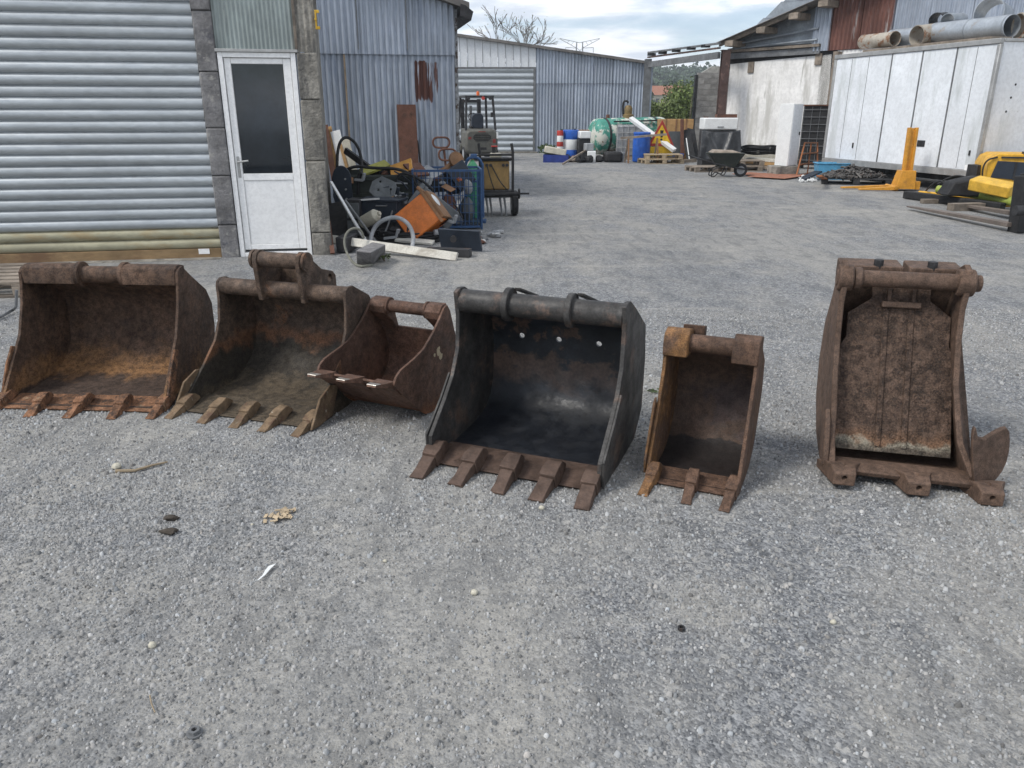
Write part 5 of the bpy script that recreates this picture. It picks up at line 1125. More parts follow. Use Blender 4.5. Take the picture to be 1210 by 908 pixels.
# ------------------------------------------------------------------ clutter against the back shed
CY_ = 27.2
def cx(px, Y=CY_): return PX(px, Y, .3).x
cr = thing('plastic_crate', 'low dark blue plastic crate at the near end of the back clutter', 'crate', (cx(657, 26.9), 26.9, 0), R(-4))
for a_, b_ in (((-.42, -.3, 0), (.42, .3, .03)), ((-.42, -.3, .031), (.42, -.28, .24)), ((-.42, .28, .031), (.42, .3, .24)), ((-.42, -.279, .031), (-.4, .279, .24)), ((.4, -.279, .031), (.42, .279, .24))): part('panel', MB().b2(a_, b_), pm('navy_crate', (.02, .04, .2), .5), cr)
one('foam_cover', MB().box((cx(656, 26.9), 26.9, .36), (.72, .5, .2), Matrix.Rotation(R(10), 3, 'Y')), M_cream2, 'cream plastic lid lying askew on the blue crate', 'lid', bevel=.02)
def drum(px, Y, r, h, label, bands, name='oil_drum'):
    t = thing(name, label, 'drum', (cx(px, Y), Y, 0), 0)
    z = 0.
    for f, mt in bands:
        m = MB(); q = h * f; m.lathe([(r * .985, z + .001), (r, z + .012), (r, z + q - .012), (r * .985, z + q)], (0, 0, 0), n=26); part('band', m, mt, t); z += q
    part('lid', MB().lathe([(r * .97, h + .001), (r * .97, h - .0), (r * .9, h + .012), (.001, h + .012)], (0, 0, 0), n=26), bands[-1][1], t)
    part('bung', MB().cyl((r * .5, 0, h + .013), (r * .5, 0, h + .05), .04, 10), M_dark, t)
drum(674, 27.8, .28, 1.0, 'blue steel drum with a broad white band, before the corrugated wall', [(.36, M_blue), (.34, M_wht), (.3, M_blue)])
drum(661.5, 27.6, .11, .98, 'narrow red and white banded cylinder beside the blue drum', [(.18, M_red), (.3, M_wht), (.16, M_red), (.2, M_wht), (.16, M_red)], 'cylinder_can')
box_on('appliance', (cx(683), 27.3, 0), (cx(697), 27.8, .74), M_dark, 'dark cabinet under the white box near the drum', 'cabinet', .1, bevel=.02)
box_on('white_box', (cx(684), 27.2, .745), (cx(697), 27.7, 1.0 - .02), M_wht, 'white plastic box on the dark cabinet by the drum', 'box', .1, bevel=.03)
box_on('white_box', (cx(693), 26.7, .0), (cx(703), 27.1, .36), M_wht, 'white box standing low before the tank', 'box', -.1, bevel=.02)
box_on('white_box', (cx(690), 26.75, .365), (cx(699), 27.15, .6), M_lgrey, 'light grey box stacked on the low white box', 'box', .15, bevel=.02)
one('brown_box', MB().box((cx(687, 28.4), 28.4, .5), (.5, .4, 1.0)), M_brown, 'brown wooden box behind the white plastic box', 'box', bevel=.01)
for k in range(12):
    c = Vector((cx(random.uniform(669, 712), 26.7), 26.5 + random.random() * .5, 0)); s = random.uniform(.15, .32); m = MB(); m.rock((c.x, c.y, s * .4), (s * 1.3, s, s * .85), .3, 6)
    mt = random.choice((M_dark, M_black, M_rustp, M_wood)); one('scrap_lump', m, mt, tint(mt) + ' scrap lump on the ground between the drum and the tank', 'scrap', 'scrap lumps before the back clutter', 30, .01)
one('long_pole', MB().bar(G(665, 194, .03), P(692, 178, 26.9), .05, .05), M_wood, 'grey pole leaning over the dark scrap lumps', 'pole')
# tank
ty = 29.4; ta_, tb_ = PX(703, ty - .1, .75), PX(781, ty + .9, .8); tk = thing('steel_tank', 'flaking green and white cylindrical steel tank with a pump on top', 'tank', (ta_.x, ta_.y, 0), 0)
d_ = (tb_ - ta_); ln_ = d_.length; m = MB(); m.lathe([(.001, -.16), (.3, -.14), (.5, -.07), (.6, .02), (.62, .1), (.62, ln_ - .1), (.6, ln_), (.4, ln_ + .1), (.001, ln_ + .14)], ta_, d_, 32); partw('shell', m, M_tankg, tk)
for f in (.12, .5, .85): c = ta_ + d_ * f; e = d_.normalized() * .04; m = MB(); m.pipe(c - e, c + e, .64, .018, 32); partw('strap', m, M_dark, tk)
for f in (.2, .8): c = ta_ + d_ * f; partw('cradle', MB().box((c.x, c.y, .12), (.25, 1.0, .26)), M_rustp, tk)
c = ta_ + d_ * .48 + dz * .63; pb = partw('pump', MB().lathe([(.2, -.04), (.2, .08), (.14, .12), (.15, .3), (.1, .4), (.001, .42)], c, n=16), M_bronze, tk)
partw('pump_pipe', MB().tube(curve([c + Vector((-.18, 0, .05)), c + Vector((-.22, 0, .5)), c + Vector((-.1, 0, .58)), c + Vector((.0, 0, .5))]), .035, 8), M_black, pb)
partw('filler', MB().cyl(ta_ + d_ * .18 + dz * .6, ta_ + d_ * .18 + dz * .74, .07, 12), M_rustp, tk)
partw('rail_plank', MB().bar(ta_ + d_ * .25 + Vector((0, -.55, .5)), ta_ + d_ * .98 + Vector((0, -.55, .5)), .1, .05), M_dark, tk)
# IBC cage panel
ib = thing('ibc_tank', 'grey caged bulk container in front of the steel tank', 'container', (cx(745, 28.2), 28.2, 0), R(-6))
part('bladder', MB().b2((-.48, .05, .14), (.48, .7, 1.15)), M_lgrey, ib, 30, .05)
for k in range(6): part('cage_bar', MB().cyl((-.5 + k * .2, .02, .12), (-.5 + k * .2, .02, 1.18), .012, 6), M_alu, ib)
for k in range(5): part('cage_bar', MB().cyl((-.5, .0, .16 + k * .25), (.5, .0, .16 + k * .25), .012, 6), M_alu, ib)
part('base', MB().b2((-.5, .0, .0), (.5, .75, .12)), M_wood, ib)
# blue barrel, trestle, sign, gutter, pallets
bl = one('plastic_barrel', MB().lathe([(.24, 0), (.28, .03), (.29, .3), (.29, .65), (.27, .88), (.285, .9), (.285, .95), (.26, .96), (.001, .955)], (cx(757.5, 26.9), 26.9, 0), n=26), M_blue, 'bright blue plastic barrel beside the trestle', 'barrel')
tr_ = thing('trestle', 'rough wooden trestle standing in front of the blue barrel', 'trestle', (cx(758, 26.4), 26.4, 0), R(3))
part('top_bar', MB().bar((-.72, 0, .78), (.8, 0, .9), .07, .07), M_wood, tr_)
for x in (-.45, .5):
    for y in (-.2, .2): part('leg', MB().bar((x, 0, .78), (x + random.uniform(-.08, .08), y, .0), .05, .05, (1, 0, 0)), M_brown if y < 0 else M_wood, tr_)
sq = P(781, 172, 27.0); ss = .92; sg = thing('warning_sign', 'red-edged yellow triangular warning sign with a black exclamation mark', 'sign', (sq.x, 27.0, 0), R(8))
tz_ = sq.z - .02; tri = lambda k, z0: [(-ss / 2 * k, z0), (ss / 2 * k, z0), (0, z0 + ss * .9 * k)]
part('red_plate', MB().prism(tri(1, tz_), lambda a, z, t: (a, t - z * .0, z), 0, .012), M_red, sg, 30, .004); part('yellow_face', MB().prism(tri(.72, tz_ + .085), lambda a, z, t: (a, t, z), -.004, -.0005), M_sign, sg)
part('mark_stroke', MB().prism([(-.035, tz_ + .27), (.035, tz_ + .27), (.06, tz_ + .5), (-.06, tz_ + .5)], lambda a, z, t: (a, t, z), -.007, -.0045), M_black, sg); part('mark_dot', MB().cyl((0, -.007, tz_ + .2), (0, -.0045, tz_ + .2), .042, 14), M_black, sg)
part('stand', MB().b2((-.3, .02, .0), (-.26, .06, tz_ + .3)), M_steelg, sg); part('stand', MB().b2((.26, .02, .0), (.3, .06, tz_ + .3)), M_steelg, sg); part('lower_plate', MB().b2((-.36, .015, max(.02, tz_ - .32)), (.42, .025, tz_ - .02)), M_sign, sg)
plank('white_gutter', P(745, 140, 27.9), P(797, 178, 26.75), .18, .1, M_wht, 'white plastic gutter slanting down past the warning sign', 'gutter', (0, -.4, 1))
p1_ = pallet(cx(781, 26.3), 26.3, R(8), 'pale wooden pallet on the ground below the warning sign', 1.3, .9, M_woody)
p2_ = pallet(cx(783, 26.35), 26.35, R(-3), 'pale wooden pallet stacked on top of the other pale pallet', 1.2, .9, M_woody, .146)
wb = thing('tan_crate', 'tan wooden crate with dark straps behind the warning sign', 'crate', (cx(797, 28.6), 28.6, 0), R(-5))
part('body', MB().b2((-.6, 0, 0), (.6, .7, 1.35)), M_tan, wb, 30, .01)
for x in (-.35, .0, .35): part('strap', MB().b2((x - .025, -.012, .01), (x + .025, -.001, 1.352)), M_brown, wb)
box_on('leaning_sheet', (cx(789, 28.2), 28.2, 0), (cx(804, 28.2), 28.26, .95), M_grey, 'grey panel leaning on the tan crate', 'panel', .05)
plank('dark_post', PX(806, 27.9, .0), PX(806, 28.1, 1.35), .12, .1, M_rustp, 'dark brown timber post beside the tan crate', 'post', (1, 0, 0))
plank('black_board', PX(817, 27.6, .0), PX(810, 28.2, 1.0), .3, .04, M_black, 'black board leaning near the block wall', 'board', (0, -1, .3))
plank('black_board', PX(822, 28.2, .0), PX(816, 28.6, 1.1), .25, .04, M_dark, 'dark board leaning behind the black board', 'board', (0, -1, .3))
one('broom_stick', MB().cyl(PX(815, 27.0, .0), PX(811, 27.4, .75), .018, 8), M_wht, 'thin white stick leaning on the black board', 'stick')
one('timber_offcut', MB().bar(PX(808, 26.6, .05), PX(822, 26.8, .06), .12, .1), M_wood, 'short timber offcut lying beyond the pale pallets', 'timber')
box_on('black_trough', (cx(714, 26.8), 26.6, 0), (cx(735, 26.8), 27.1, .34), M_black, 'black rubber trough lying before the steel tank', 'trough', .08, bevel=.08)
one('white_pipe', MB().cyl((cx(736, 26.9), 26.9, 0), (cx(736, 26.9), 26.9, .32), .1, 16), M_lgrey, 'short light grey pipe stub beside the black trough', 'pipe')
one('blue_tub', MB().lathe([(.14, 0), (.18, .24), (.19, .25), (.15, .24), (.12, .02), (.001, .02)], (cx(802, 27.3), 27.3, 0), n=18), M_blue, 'small blue bucket tub beside the tan crate', 'tub')
weed(722, 183, .5, .8, 420, 'green weeds growing along the foot of the steel tank', 2, .07)
weed(700, 182, .4, .5, 260, 'green weeds growing behind the stacked boxes', 1, .07)
weed(650, 184, .45, .5, 220, 'dark green weeds at the foot of the corrugated wall by the drum', 0, .07)
weed(812, 183, .5, .4, 220, 'green weeds growing at the foot of the block wall', 1, .07)

# ------------------------------------------------------------------ wheelbarrow and things before the white wall
wq = G(869, 209); wy = wq.y
wb = thing('wheelbarrow', 'dark green wheelbarrow standing on the gravel before the tarpaulin', 'wheelbarrow', (PX(856, wy, .3).x, wy, 0), R(-6))
tray = lambda z, a0_, a1_, hw_: [(a0_, -hw_, z), (a1_, -hw_, z), (a1_, hw_, z), (a0_, hw_, z)]
m = MB(); m.loft([tray(.26, -.2, .26, .2), tray(.58, -.46, .44, .32), tray(.60, -.48, .46, .34), tray(.575, -.44, .42, .3), tray(.29, -.18, .24, .18)]); part('tray', m, M_dgreen, wb, 30, .012)
for s in (-1, 1):
    part('handle', MB().tube(curve([(.5, s * .06, .2), (.1, s * .2, .26), (-.5, s * .27, .4), (-.9, s * .28, .52)]), .018, 8), M_dark, wb)
    part('leg', MB().tube(curve([(-.1, s * .2, .26), (-.32, s * .22, .2), (-.36, s * .22, .01), (-.26, s * .22, .01), (-.18, s * .22, .12), (-.02, s * .22, .02), (.04, s * .2, .24)]), .016, 8), M_dark, wb)
    part('fork_arm', MB().bar((.2, s * .1, .26), (.52, s * .07, .19), .03, .03), M_dark, wb)
wheel(wb, (.42, 0, .17), (0, 1, 0), .17, .09, False)
one('load_sheet', MB().loft([[Vector((PX(856, wy, .3).x + x, wy + y, z)) for x, y, z in r_] for r_ in ([(-.4, -.25, .603), (.36, -.25, .603), (.36, .25, .603), (-.4, .25, .603)], [(-.3, -.2, .66), (.2, -.18, .65), (.22, .18, .66), (-.3, .2, .68)])]), M_wood, 'flat brown load heaped level in the wheelbarrow tray', 'load', bevel=.02)
fy = 23.4; ch = thing('chest', 'tall white chest standing behind the wheelbarrow', 'chest', (PX(850, fy, .7).x, fy, 0), R(0))
part('body', MB().b2((-.47, 0, .0), (.47, .6, 1.1)), M_dark, ch, 30, .02); ld = part('lid', MB().b2((-.49, -.015, 1.105), (.49, .61, 1.43)), M_wht, ch, 30, .03); part('handle', MB().b2((-.1, -.04, 1.17), (.08, -.016, 1.2)), M_lgrey, ld, 30, .004)
m = MB(); vv = []; nx_, nz_ = 34, 14
for j in range(nz_ + 1):
    for i in range(nx_ + 1):
        u = i / nx_; v = j / nz_; sag = .06 * math.sin(math.pi * u) * (1 - v)
        w_ = .56 + .05 * v; f_ = abs(u - .5) * 2
        y = -.07 - .2 * v - .05 * math.sin(u * 17 + v * 2) * (.3 + v) * .6 - .06 * math.exp(-((u - .22 - .25 * v) / .05) ** 2) - .06 * math.exp(-((u - .8 + .22 * v) / .05) ** 2)
        vv.append((-w_ + 2 * w_ * u, y, 1.1 - sag - v * (.74 + .1 * math.sin(u * 9))))
ff = [(j * (nx_ + 1) + i, j * (nx_ + 1) + i + 1, (j + 1) * (nx_ + 1) + i + 1, (j + 1) * (nx_ + 1) + i) for j in range(nz_) for i in range(nx_)]
m.add([Vector(p) + Vector((ch.location.x, fy, 0)) for p in vv], ff); tp_ = one('tarpaulin', m, M_tarp, 'black plastic sheet hung across the front of the white chest', 'tarpaulin', smooth=80)
sm_ = tp_.modifiers.new('thick', 'SOLIDIFY'); sm_.thickness = .004
one('dark_board', MB().b2((PX(847, 23.6, 1.5).x, 23.5, 1.435), (PX(870, 23.6, 1.5).x, 23.8, 1.53)), M_rustp, 'dark brown board lying on top of the white chest', 'board')
box_on('brown_screen', (PX(829, 24.2, .8).x, 24.1, 0), (PX(834, 24.2, .8).x, 24.2, 1.46), M_rustp, 'dark brown panel edge standing left of the white chest', 'panel')
pallet(PX(840, 22.6, .1).x, 22.7, R(10), 'dark grey pallet behind the wheelbarrow', 1.2, .8, M_wood)
pallet(PX(874, 23.0, .1).x, 23.0, R(-10), 'second dark grey pallet right of the wheelbarrow', 1.2, .8, M_wood)
pallet(PX(874, 23.0, .1).x, 23.0, R(-4), 'grey pallet lying on top of the pallet right of the wheelbarrow', 1.2, .8, M_wood, .146)
for k in range(7):
    z = .06 + .1 * (k % 3); a = PX(884 + random.uniform(-4, 4), 24.0 + .25 * (k // 3), z); c = PX(926 + random.uniform(-5, 6), 22.9 + .25 * (k // 3), z); plank('stacked_timber', a, c, .16, .09, (M_wood, M_tan, M_wplank)[k % 3], 'rough ' + ('grey', 'tan', 'whitish')[k % 3] + ' timber in the low pile before the white wall', 'timber', group='timbers piled before the white wall')
m = MB(); cq = PX(897, 24.0, .42)
for k in range(7):
    m.tube([cq + Vector((math.cos(t) * (.5 + .03 * (k % 3)), math.sin(t) * (.4 + .03 * (k % 3)), .035 * k + .012 * math.sin(4 * t + k))) for t in np.linspace(0, 6.283, 36, endpoint=False)], .02, 6, closed=True)
one('hose_coil', m, M_black, 'coil of black hose lying on the timber pile', 'hose')
for k, (p_, q_) in enumerate((((884, 207), (905, 205)), ((897, 208), (922, 206)), ((905, 210), (935, 206)))):
    plank('rust_sheet', G(*p_, .012 + .014 * k), G(*q_, .012 + .014 * k), 1.0, .012, M_slab, 'flat rust-red sheet lying on the ground before the cabinet', 'sheet', group='rust-red sheets on the ground')
cq = G(928, 208); box_on('concrete_slab', (cq.x - .3, cq.y, 0), (cq.x + .35, cq.y + .6, .24), M_concw, 'pale concrete block under the white cabinet', 'block', .1, bevel=.02)
cb3 = thing('metal_cabinet', 'tall narrow white metal cabinet leaning on a concrete block', 'cabinet', (cq.x + .05, cq.y + .3, .243), R(33))
part('body', MB().loft([[(-.2, -.24, 0), (.2, -.24, 0), (.2, .18, 0), (-.2, .18, 0)], [(-.16, -.2, 1.55), (.24, -.2, 1.55), (.24, .22, 1.55), (-.16, .22, 1.55)]]), M_wht, cb3, 30, .012)
part('door', MB().loft([[(-.175, -.252, .03), (.175, -.252, .03), (.175, -.242, .03), (-.175, -.242, .03)], [(-.135, -.213, 1.52), (.215, -.213, 1.52), (.215, -.203, 1.52), (-.135, -.203, 1.52)]]), M_white, cb3); part('latch', MB().b2((.13, -.25, .78), (.17, -.233, .86)), M_dark, cb3)
rk = thing('cooling_unit', 'dark unit with a square wire grid beside the white cabinet', 'cooling unit', (PX(961, 23.6, .9).x, 23.6, 0), R(-30))
part('body', MB().b2((-.36, 0, .1), (.36, .5, 1.75)), M_black, rk, 30, .01); part('top', MB().b2((-.4, -.04, 1.752), (.4, .52, 1.79)), M_rustp, rk)
for k in range(4): part('grid_wire', MB().cyl((-.33 + k * .22, -.02, .2), (-.33 + k * .22, -.02, 1.74), .008, 6), M_steelg, rk)
for k in range(8): part('grid_wire', MB().cyl((-.35, -.032, .25 + k * .2), (.35, -.032, .25 + k * .2), .008, 6), M_steelg, rk)
for x in (-.3, .3): part('foot', MB().b2((x - .05, .05, .0), (x + .05, .45, .099)), M_dark, rk)
of = thing('rack_frame', 'rusty orange tube frame leaning before the dark grid unit', 'frame', (G(950, 206).x, G(950, 206).y, 0), 0)
pA, pB, pC, pD = G(941, 208, .02), G(966, 203, .02), P(966, 169, G(966, 203).y + .35), P(951, 169, G(941, 208).y + .35)
M_orr = pm('orange_rust', (.3, .11, .04), .75)
for a_, b_ in ((pA, pD), (pB, pC), (pA, pB), (pD, pC), (pA.lerp(pD, .33), pB.lerp(pC, .33)), (pA.lerp(pD, .66), pB.lerp(pC, .66)), (pA.lerp(pB, .5), pD.lerp(pC, .5))): partw('bar', MB().bar(a_, b_, .035, .035), M_orr, of)
one('dark_offcut', MB().bar(G(948, 212, .06), G(967, 203, .2), .2, .04), M_navy, 'dark blue plastic offcut below the rusty tube frame', 'offcut')
m = MB()
for k in range(70):
    c = G(random.uniform(944, 966), random.uniform(211, 216)); s = random.uniform(.025, .07); m.rock((c.x, c.y, s * .4 + .05 * random.random()), (s * 1.4, s, s), .3, 5)
one('foam_scraps', m, M_wht, 'scatter of white foam crumbs beside the blue tub', 'foam', kind='stuff')
tq = G(983, 213); tb = thing('plastic_tub', 'pale blue open plastic tub beside the scrap chain heap', 'tub', (tq.x + .05, tq.y + .3, 0), R(-8))
ts = lambda z, k, i=0.: [(-.36 * k + i, -.26 * k + i, z), (.36 * k - i, -.26 * k + i, z), (.36 * k - i, .26 * k - i, z), (-.36 * k + i, .26 * k - i, z)]
part('shell', MB().loft([ts(.0, .85), ts(.36, 1.), ts(.38, 1.08), ts(.4, 1.08), ts(.395, 1., .02), ts(.03, .84, .02)]), M_lblue, tb, 30, .006)
hq = G(1018, 219); pallet(hq.x, hq.y + .35, R(-20), 'dark pallet under the chain and fittings heap', 1.5, .8, M_dark)
m = MB()
for k in range(260):
    a_ = random.uniform(0, 6.283); r_ = random.random() ** .6; x = hq.x - .1 + math.cos(a_) * r_ * .75; y = hq.y + .4 + math.sin(a_) * r_ * .4; z = .17 + (1 - r_) * .26 * random.random()
    d_ = Vector((random.gauss(0, 1), random.gauss(0, 1), random.gauss(0, .35))).normalized() * random.uniform(.05, .13); c = Vector((x, y, z)); m.tube([c - d_, c + Vector((0, 0, .02)), c + d_], random.uniform(.014, .03), 6)
one('chain_heap', m, pm('dark_mixed_steel', (.09, .085, .08), .6, .3, [((.22, .21, .2), 14, .58, .66), ((.12, .07, .05), 9, .58, .66)]), 'heap of dark steel chains and fittings on the dark pallet', 'scrap', kind='stuff')
one('rust_offcut', MB().bar(G(975, 212, .1), G(968, 208, .3), .12, .03), M_orr, 'small orange-rust plate standing by the blue tub', 'plate')

# ------------------------------------------------------------------ orange stacker, yellow machine parts and pallet forks on the right
sq = G(1071, 226); st = thing('fork_stacker', 'orange-yellow fork attachment with an upright mast and low forks', 'fork attachment', (sq.x, sq.y, 0), R(-4))
sx_ = lambda px: PX(px, sq.y, .3).x - sq.x
top_ = P(1079, 151, sq.y + .2)
for s in (-1, 1): partw('mast_channel', MB().bar(Vector((sq.x + .02 + s * .075, sq.y + .15, .3)), Vector((top_.x + s * .075, sq.y + .2, top_.z)), .05, .1, (0, 1, 0)), M_oyel, st, bevel=.004)
partw('mast_web', MB().bar(Vector((sq.x + .02, sq.y + .16, .3)), Vector((top_.x, sq.y + .21, top_.z - .01)), .1, .03, (0, 1, 0)), M_oyel, st)
part('base_box', MB().loft([[(-.24, -.05, .04), (.16, -.05, .04), (.16, .3, .04), (-.24, .3, .04)], [(-.16, -.02, .42), (.13, -.02, .42), (.13, .26, .42), (-.16, .26, .42)]]), M_oyel, st, 30, .008)
part('base_box', MB().b2((.163, -.02, .03), (.26, .2, .2)), M_oyel, st, 30, .008)
for y, l in ((-.02, 1.0), (.36, 1.25)): part('fork', MB().loft([[(-.2, y - .06, .02), (-.2, y + .06, .02), (-.2, y + .06, .1), (-.2, y - .06, .1)], [(-l, y - .05, .02), (-l, y + .05, .02), (-l, y + .05, .05), (-l, y - .05, .05)]]), M_oyel, st, 30, .006)
part('cross_tube', MB().cyl((-.26, -.1, .08), (-.26, .45, .08), .035, 10), M_oyel, st)
# yellow machine
my = 15.0; mq = PX(1190, my, .5); mc = thing('yellow_machine', 'yellow compact machine body with a dark windscreen beside the trailer end', 'machine', (mq.x, my, 0), R(-16))
z1_ = P(1185, 182, my).z
yb = lambda z, a0_, a1_: [(a0_, .0, z), (a1_, .0, z), (a1_, .9, z), (a0_, .9, z)]
part('body', MB().loft([yb(.22, -.3, 1.3), yb(z1_ - .2, -.36, 1.3), yb(z1_ - .06, -.3, 1.3), yb(z1_, -.18, 1.3)]), M_yel, mc, 35, .02)
part('windscreen', MB().prism([(-.27, .42), (.5, .36), (.5, z1_ - .16), (-.2, z1_ - .13)], lambda a, z, t: (a, t, z), -.02, -.002), M_navy, mc, 30, .006); part('roof_strip', MB().b2((-.15, -.03, z1_ - .08), (1.3, -.003, z1_ - .05)), M_dark, mc)
part('door_post', MB().b2((.1, -.035, .38), (.13, -.021, z1_ - .15)), M_dark, mc); part('cable', MB().tube(curve([(-.22, -.02, z1_ - .06), (-.42, -.05, z1_ - .12), (-.44, -.05, .5), (-.36, -.03, .3)]), .016, 8), M_black, mc)
part('skid', MB().b2((-.25, .1, -.01), (1.3, .8, .219)), M_dark, mc); part('hinge', MB().b2((.2, -.02, z1_ + .002), (.4, .1, z1_ + .04)), M_dark, mc)
box_on('motor_box', (PX(1148, 15.6, .4).x, 15.5, 0), (PX(1160, 15.6, .4).x, 15.8, .62), M_dark, 'small dark box standing under the trailer corner', 'box', .1, bevel=.01)
ya, yb_ = P(1150, 216, 13.9), P(1198, 226, 13.3)
one('yellow_cover', MB().bar(ya, yb_, .3, .2, (.1, -.6, 1)), M_yelb, 'bright yellow long engine cover lying across the green arm', 'cover', bevel=.025)
m = MB(); c = P(1135, 217, 14.2); m.loft([[c + Vector(p) for p in r_] for r_ in ([(-.32, -.2, -.2), (.34, -.2, -.22), (.34, .2, -.22), (-.32, .2, -.2)], [(-.2, -.16, .03), (.3, -.16, .1), (.3, .16, .1), (-.2, .16, .03)], [(.0, -.1, .09), (.26, -.1, .14), (.26, .1, .14), (.0, .1, .09)])]); one('black_hood', m, M_black, 'black rubber hood beside the bright yellow cover', 'hood', bevel=.03)
one('green_arm', MB().tube([G(1108, 224, .22), G(1150, 229, .2), G(1205, 240, .17)], [.075, .08, .08], 14), M_grn, 'lime green hydraulic arm lying under the yellow cover', 'arm')
one('yellow_tube', MB().tube([G(1086, 228, .1), G(1140, 233, .1), G(1192, 240, .1)], .04, 10), M_yel, 'yellow steel tube lying in front of the green arm', 'tube')
pb_ = one('black_boom', MB().bar(G(1070, 230, .08), G(1185, 245, .08), .13, .14), M_black, 'long black boom lying along the ground before the yellow tube', 'boom', bevel=.015)
partw('end_joint', MB().cyl(G(1186, 240, .12) + Vector((-.1, 0, 0)), G(1186, 240, .12) + Vector((.16, -.06, 0)), .07, 12), M_yel, pb_)
one('control_cable', MB().tube(curve([G(1092, 228, .06), P(1102, 217, 14.4), P(1112, 213, 14.4), P(1118, 220, 14.3), G(1122, 231, .05)]), .016, 7), M_black, 'black control cable looped over the boom', 'cable')
one('control_cable', MB().tube(curve([P(1108, 218, 14.5), P(1120, 210, 14.5), P(1132, 207, 14.4), P(1146, 211, 14.2)]), .014, 7), M_black, 'thin black cable draped over the black hood', 'cable')
one('wood_block', MB().bar(G(1089, 238, .04), G(1107, 238, .04), .12, .08), M_wood, 'short wooden block under the black boom', 'block', bevel=.005)
plank('timber_sleeper', G(1123, 245, .06), G(1160, 244, .06), .16, .12, M_wood, 'grey timber sleeper lying behind the pallet forks', 'timber')
# pallet fork carriage at the edge
cq = G(1199, 277); cf = thing('fork_carriage', 'black upright fork carriage with two long worn steel forks', 'fork carriage', (cq.x, cq.y, 0), 0)
M_fork = pm('worn_fork_steel', (.17, .14, .12), .6, .3)
def forkp(p_, q_, w_):
    a_, b_ = G(*p_, .10), G(*q_, .06); d_ = (b_ - a_).normalized(); sd = Vector((d_.y, -d_.x, 0)) * w_
    m = MB(); m.loft([[a_ + sd - dz * .03, a_ - sd - dz * .03, a_ - sd + dz * .03, a_ + sd + dz * .03], [a_.lerp(b_, .7) + sd - dz * .02, a_.lerp(b_, .7) - sd - dz * .02, a_.lerp(b_, .7) - sd + dz * .02, a_.lerp(b_, .7) + sd + dz * .02], [b_ + sd * .6 - dz * .012, b_ - sd * .6 - dz * .012, b_ - sd * .6 + dz * .008, b_ + sd * .6 + dz * .008]]); partw('fork', m, M_fork, cf, bevel=.004)
forkp((1196, 266), (1074, 244), .075); forkp((1197, 252), (1128, 241), .075)
partw('upright', MB().bar(G(1200, 275, .0) , P(1209, 208, G(1200, 275).y + .05), .1, .24, (0, 1, .1)), M_black, cf, bevel=.01)
partw('upright', MB().bar(G(1206, 258, .0), P(1214, 205, G(1206, 258).y + .05), .1, .2, (0, 1, .1)), M_black, cf, bevel=.01)
for z in (.15, .6): partw('cross_plate', MB().bar(G(1204, 275, 0) + dz * z + Vector((.04, -.1, 0)), G(1210, 255, 0) + dz * z + Vector((.1, .3, 0)), .08, .12), M_black, cf, bevel=.006)
partw('boss', MB().cyl(P(1199, 248, cq.y) + Vector((-.06, -.1, 0)), P(1199, 248, cq.y) + Vector((.1, -.1, 0)), .07, 16), M_dark, cf)

# ------------------------------------------------------------------ small litter on the gravel
one('dry_twig', MB().tube([G(137, 557, .008), G(160, 556, .012), G(180, 550, .012), G(198, 546, .01)], [.009, .007, .006, .004], 7), M_woody, 'dry pale twig lying on the gravel before the rusty buckets', 'twig')
one('pale_stone', MB().rock(G(138, 551, .012), (.05, .04, .03), .2, 7), M_cream2, 'small pale stone at the end of the dry twig', 'stone', bevel=.003)
for i, (px, py, w_) in enumerate(((203, 612, .045), (200, 628, .055))):
    c = G(px, py, .012); one('dark_clod', MB().rock(c, (w_ * 1.3, w_ * .8, .024), .45, 7), pm('brown_clod', (.06, .05, .04), .95, bump=.8), ('small dark clod of dirt on the open gravel', 'larger dark clod of dirt beside the small one')[i], 'clod', bevel=.004)
m = MB(); c = G(332, 610)
for k in range(26): q = c + Vector((random.gauss(0, .03), random.gauss(0, .03), .006 + random.random() * .012)); m.box(q, (.03, .014, .002), Matrix.Rotation(random.uniform(0, 6), 3, 'Z') @ Matrix.Rotation(random.uniform(-.6, .6), 3, 'X'))
one('dry_leaf_clump', m, M_woody, 'crumbled tan dry leaf clump on the gravel', 'leaves')
m = MB(); pts = [G(x, y, .012) for x, y in ((296, 689), (305, 686), (312, 680), (317, 673), (322, 668))]; ws_ = (.003, .005, .007, .012, .016)
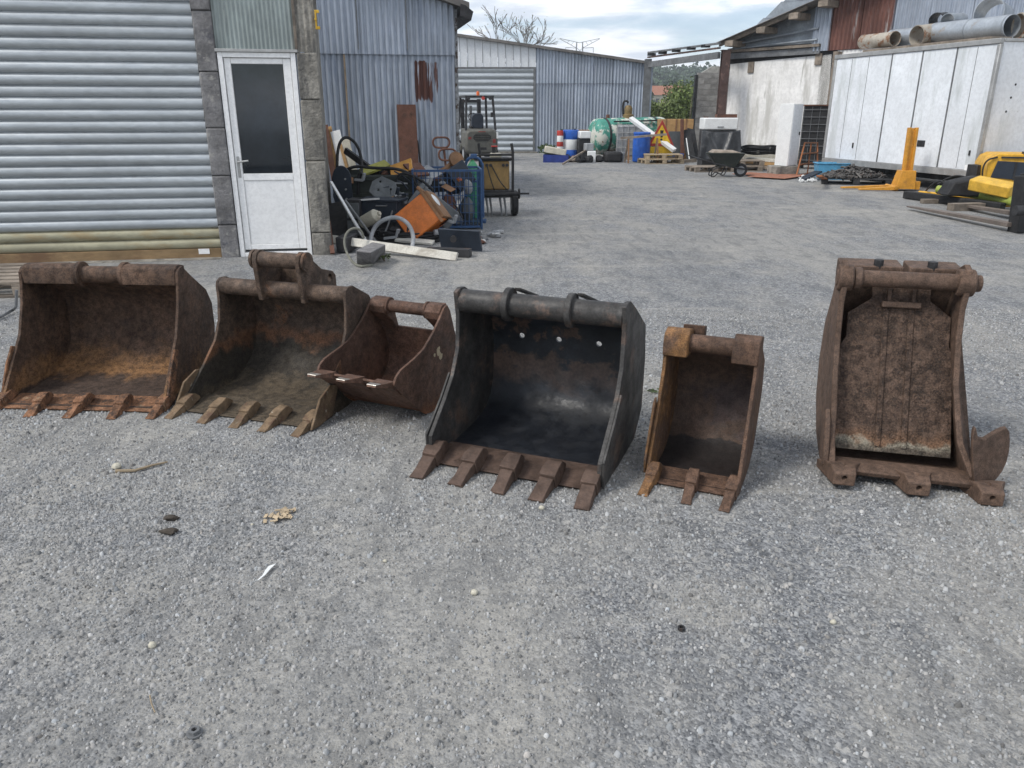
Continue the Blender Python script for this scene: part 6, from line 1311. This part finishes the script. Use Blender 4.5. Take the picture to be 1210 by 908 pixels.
m.loft([[p + Vector((-w_ * .7, -w_ * .5, 0)), p + Vector((w_ * .7, w_ * .5, 0)), p + Vector((w_ * .7, w_ * .5, .002)), p + Vector((-w_ * .7, -w_ * .5, .002))] for p, w_ in zip(pts, ws_)]); one('plastic_strip', m, M_wht, 'small white curled plastic strip on the gravel', 'litter')
c = G(230, 866, .006); m = MB(); m.pipe(c, c + dz * .012, .016, .008, 6); nu = one('steel_nut', m, M_steelg, 'dull grey steel nut lying on the gravel', 'nut'); partw('flange', MB().pipe(c - dz * .004, c + dz * .001, .022, .012, 14), M_steelg, nu)
c = G(805, 744, .004); one('steel_washer', MB().pipe(c, c + dz * .01, .012, .005, 14), M_dark, 'small dark ring lying on the open gravel', 'washer')
one('straw_stem', MB().tube([G(177, 822, .01), G(179, 832, .012), G(183, 842, .01)], .0022, 5), M_woody, 'thin pale straw stem on the gravel', 'straw')
for i, (px, py, s) in enumerate(((455, 663, .012), (298, 620, .01), (180, 762, .02), (640, 600, .018), (985, 735, .016), (560, 700, .02))):
    one('pale_stone', MB().rock(G(px, py, s * .4), (s * 1.5, s * 1.3, s), .2, 7), M_cream2, 'single larger pale stone among the fine gravel', 'stone', 'larger pale stones on the gravel', bevel=.003)
m = MB(); c = G(775, 463)
for k in range(6): q = c + Vector((random.gauss(0, .03), random.gauss(0, .02), .01)); m.box(q, (.05, .012, .003), Matrix.Rotation(random.uniform(0, 3), 3, 'Z'))
one('leaf_litter', m, M_leaf[0], 'few dark leaves on the gravel between the black bucket and the small one', 'leaves')

# ------------------------------------------------------------------ thin haze of the air
hm = bpy.data.materials.new('haze'); hm.use_nodes = True; ht = hm.node_tree; ht.nodes.clear()
pv = ht.nodes.new('ShaderNodeVolumePrincipled'); pv.inputs['Color'].default_value = (.86, .92, 1, 1); pv.inputs['Density'].default_value = .0006
ho_ = ht.nodes.new('ShaderNodeOutputMaterial'); ht.links.new(pv.outputs[0], ho_.inputs['Volume'])
hz_ = bpy.data.objects.new('haze', mesh('haze', MB().b2((-910, -70, -1), (910, 1410, 60)), hm)); COL.objects.link(hz_); set_props(hz_, 'thin pale haze in the air over the yard and hill', 'haze', kind='stuff')
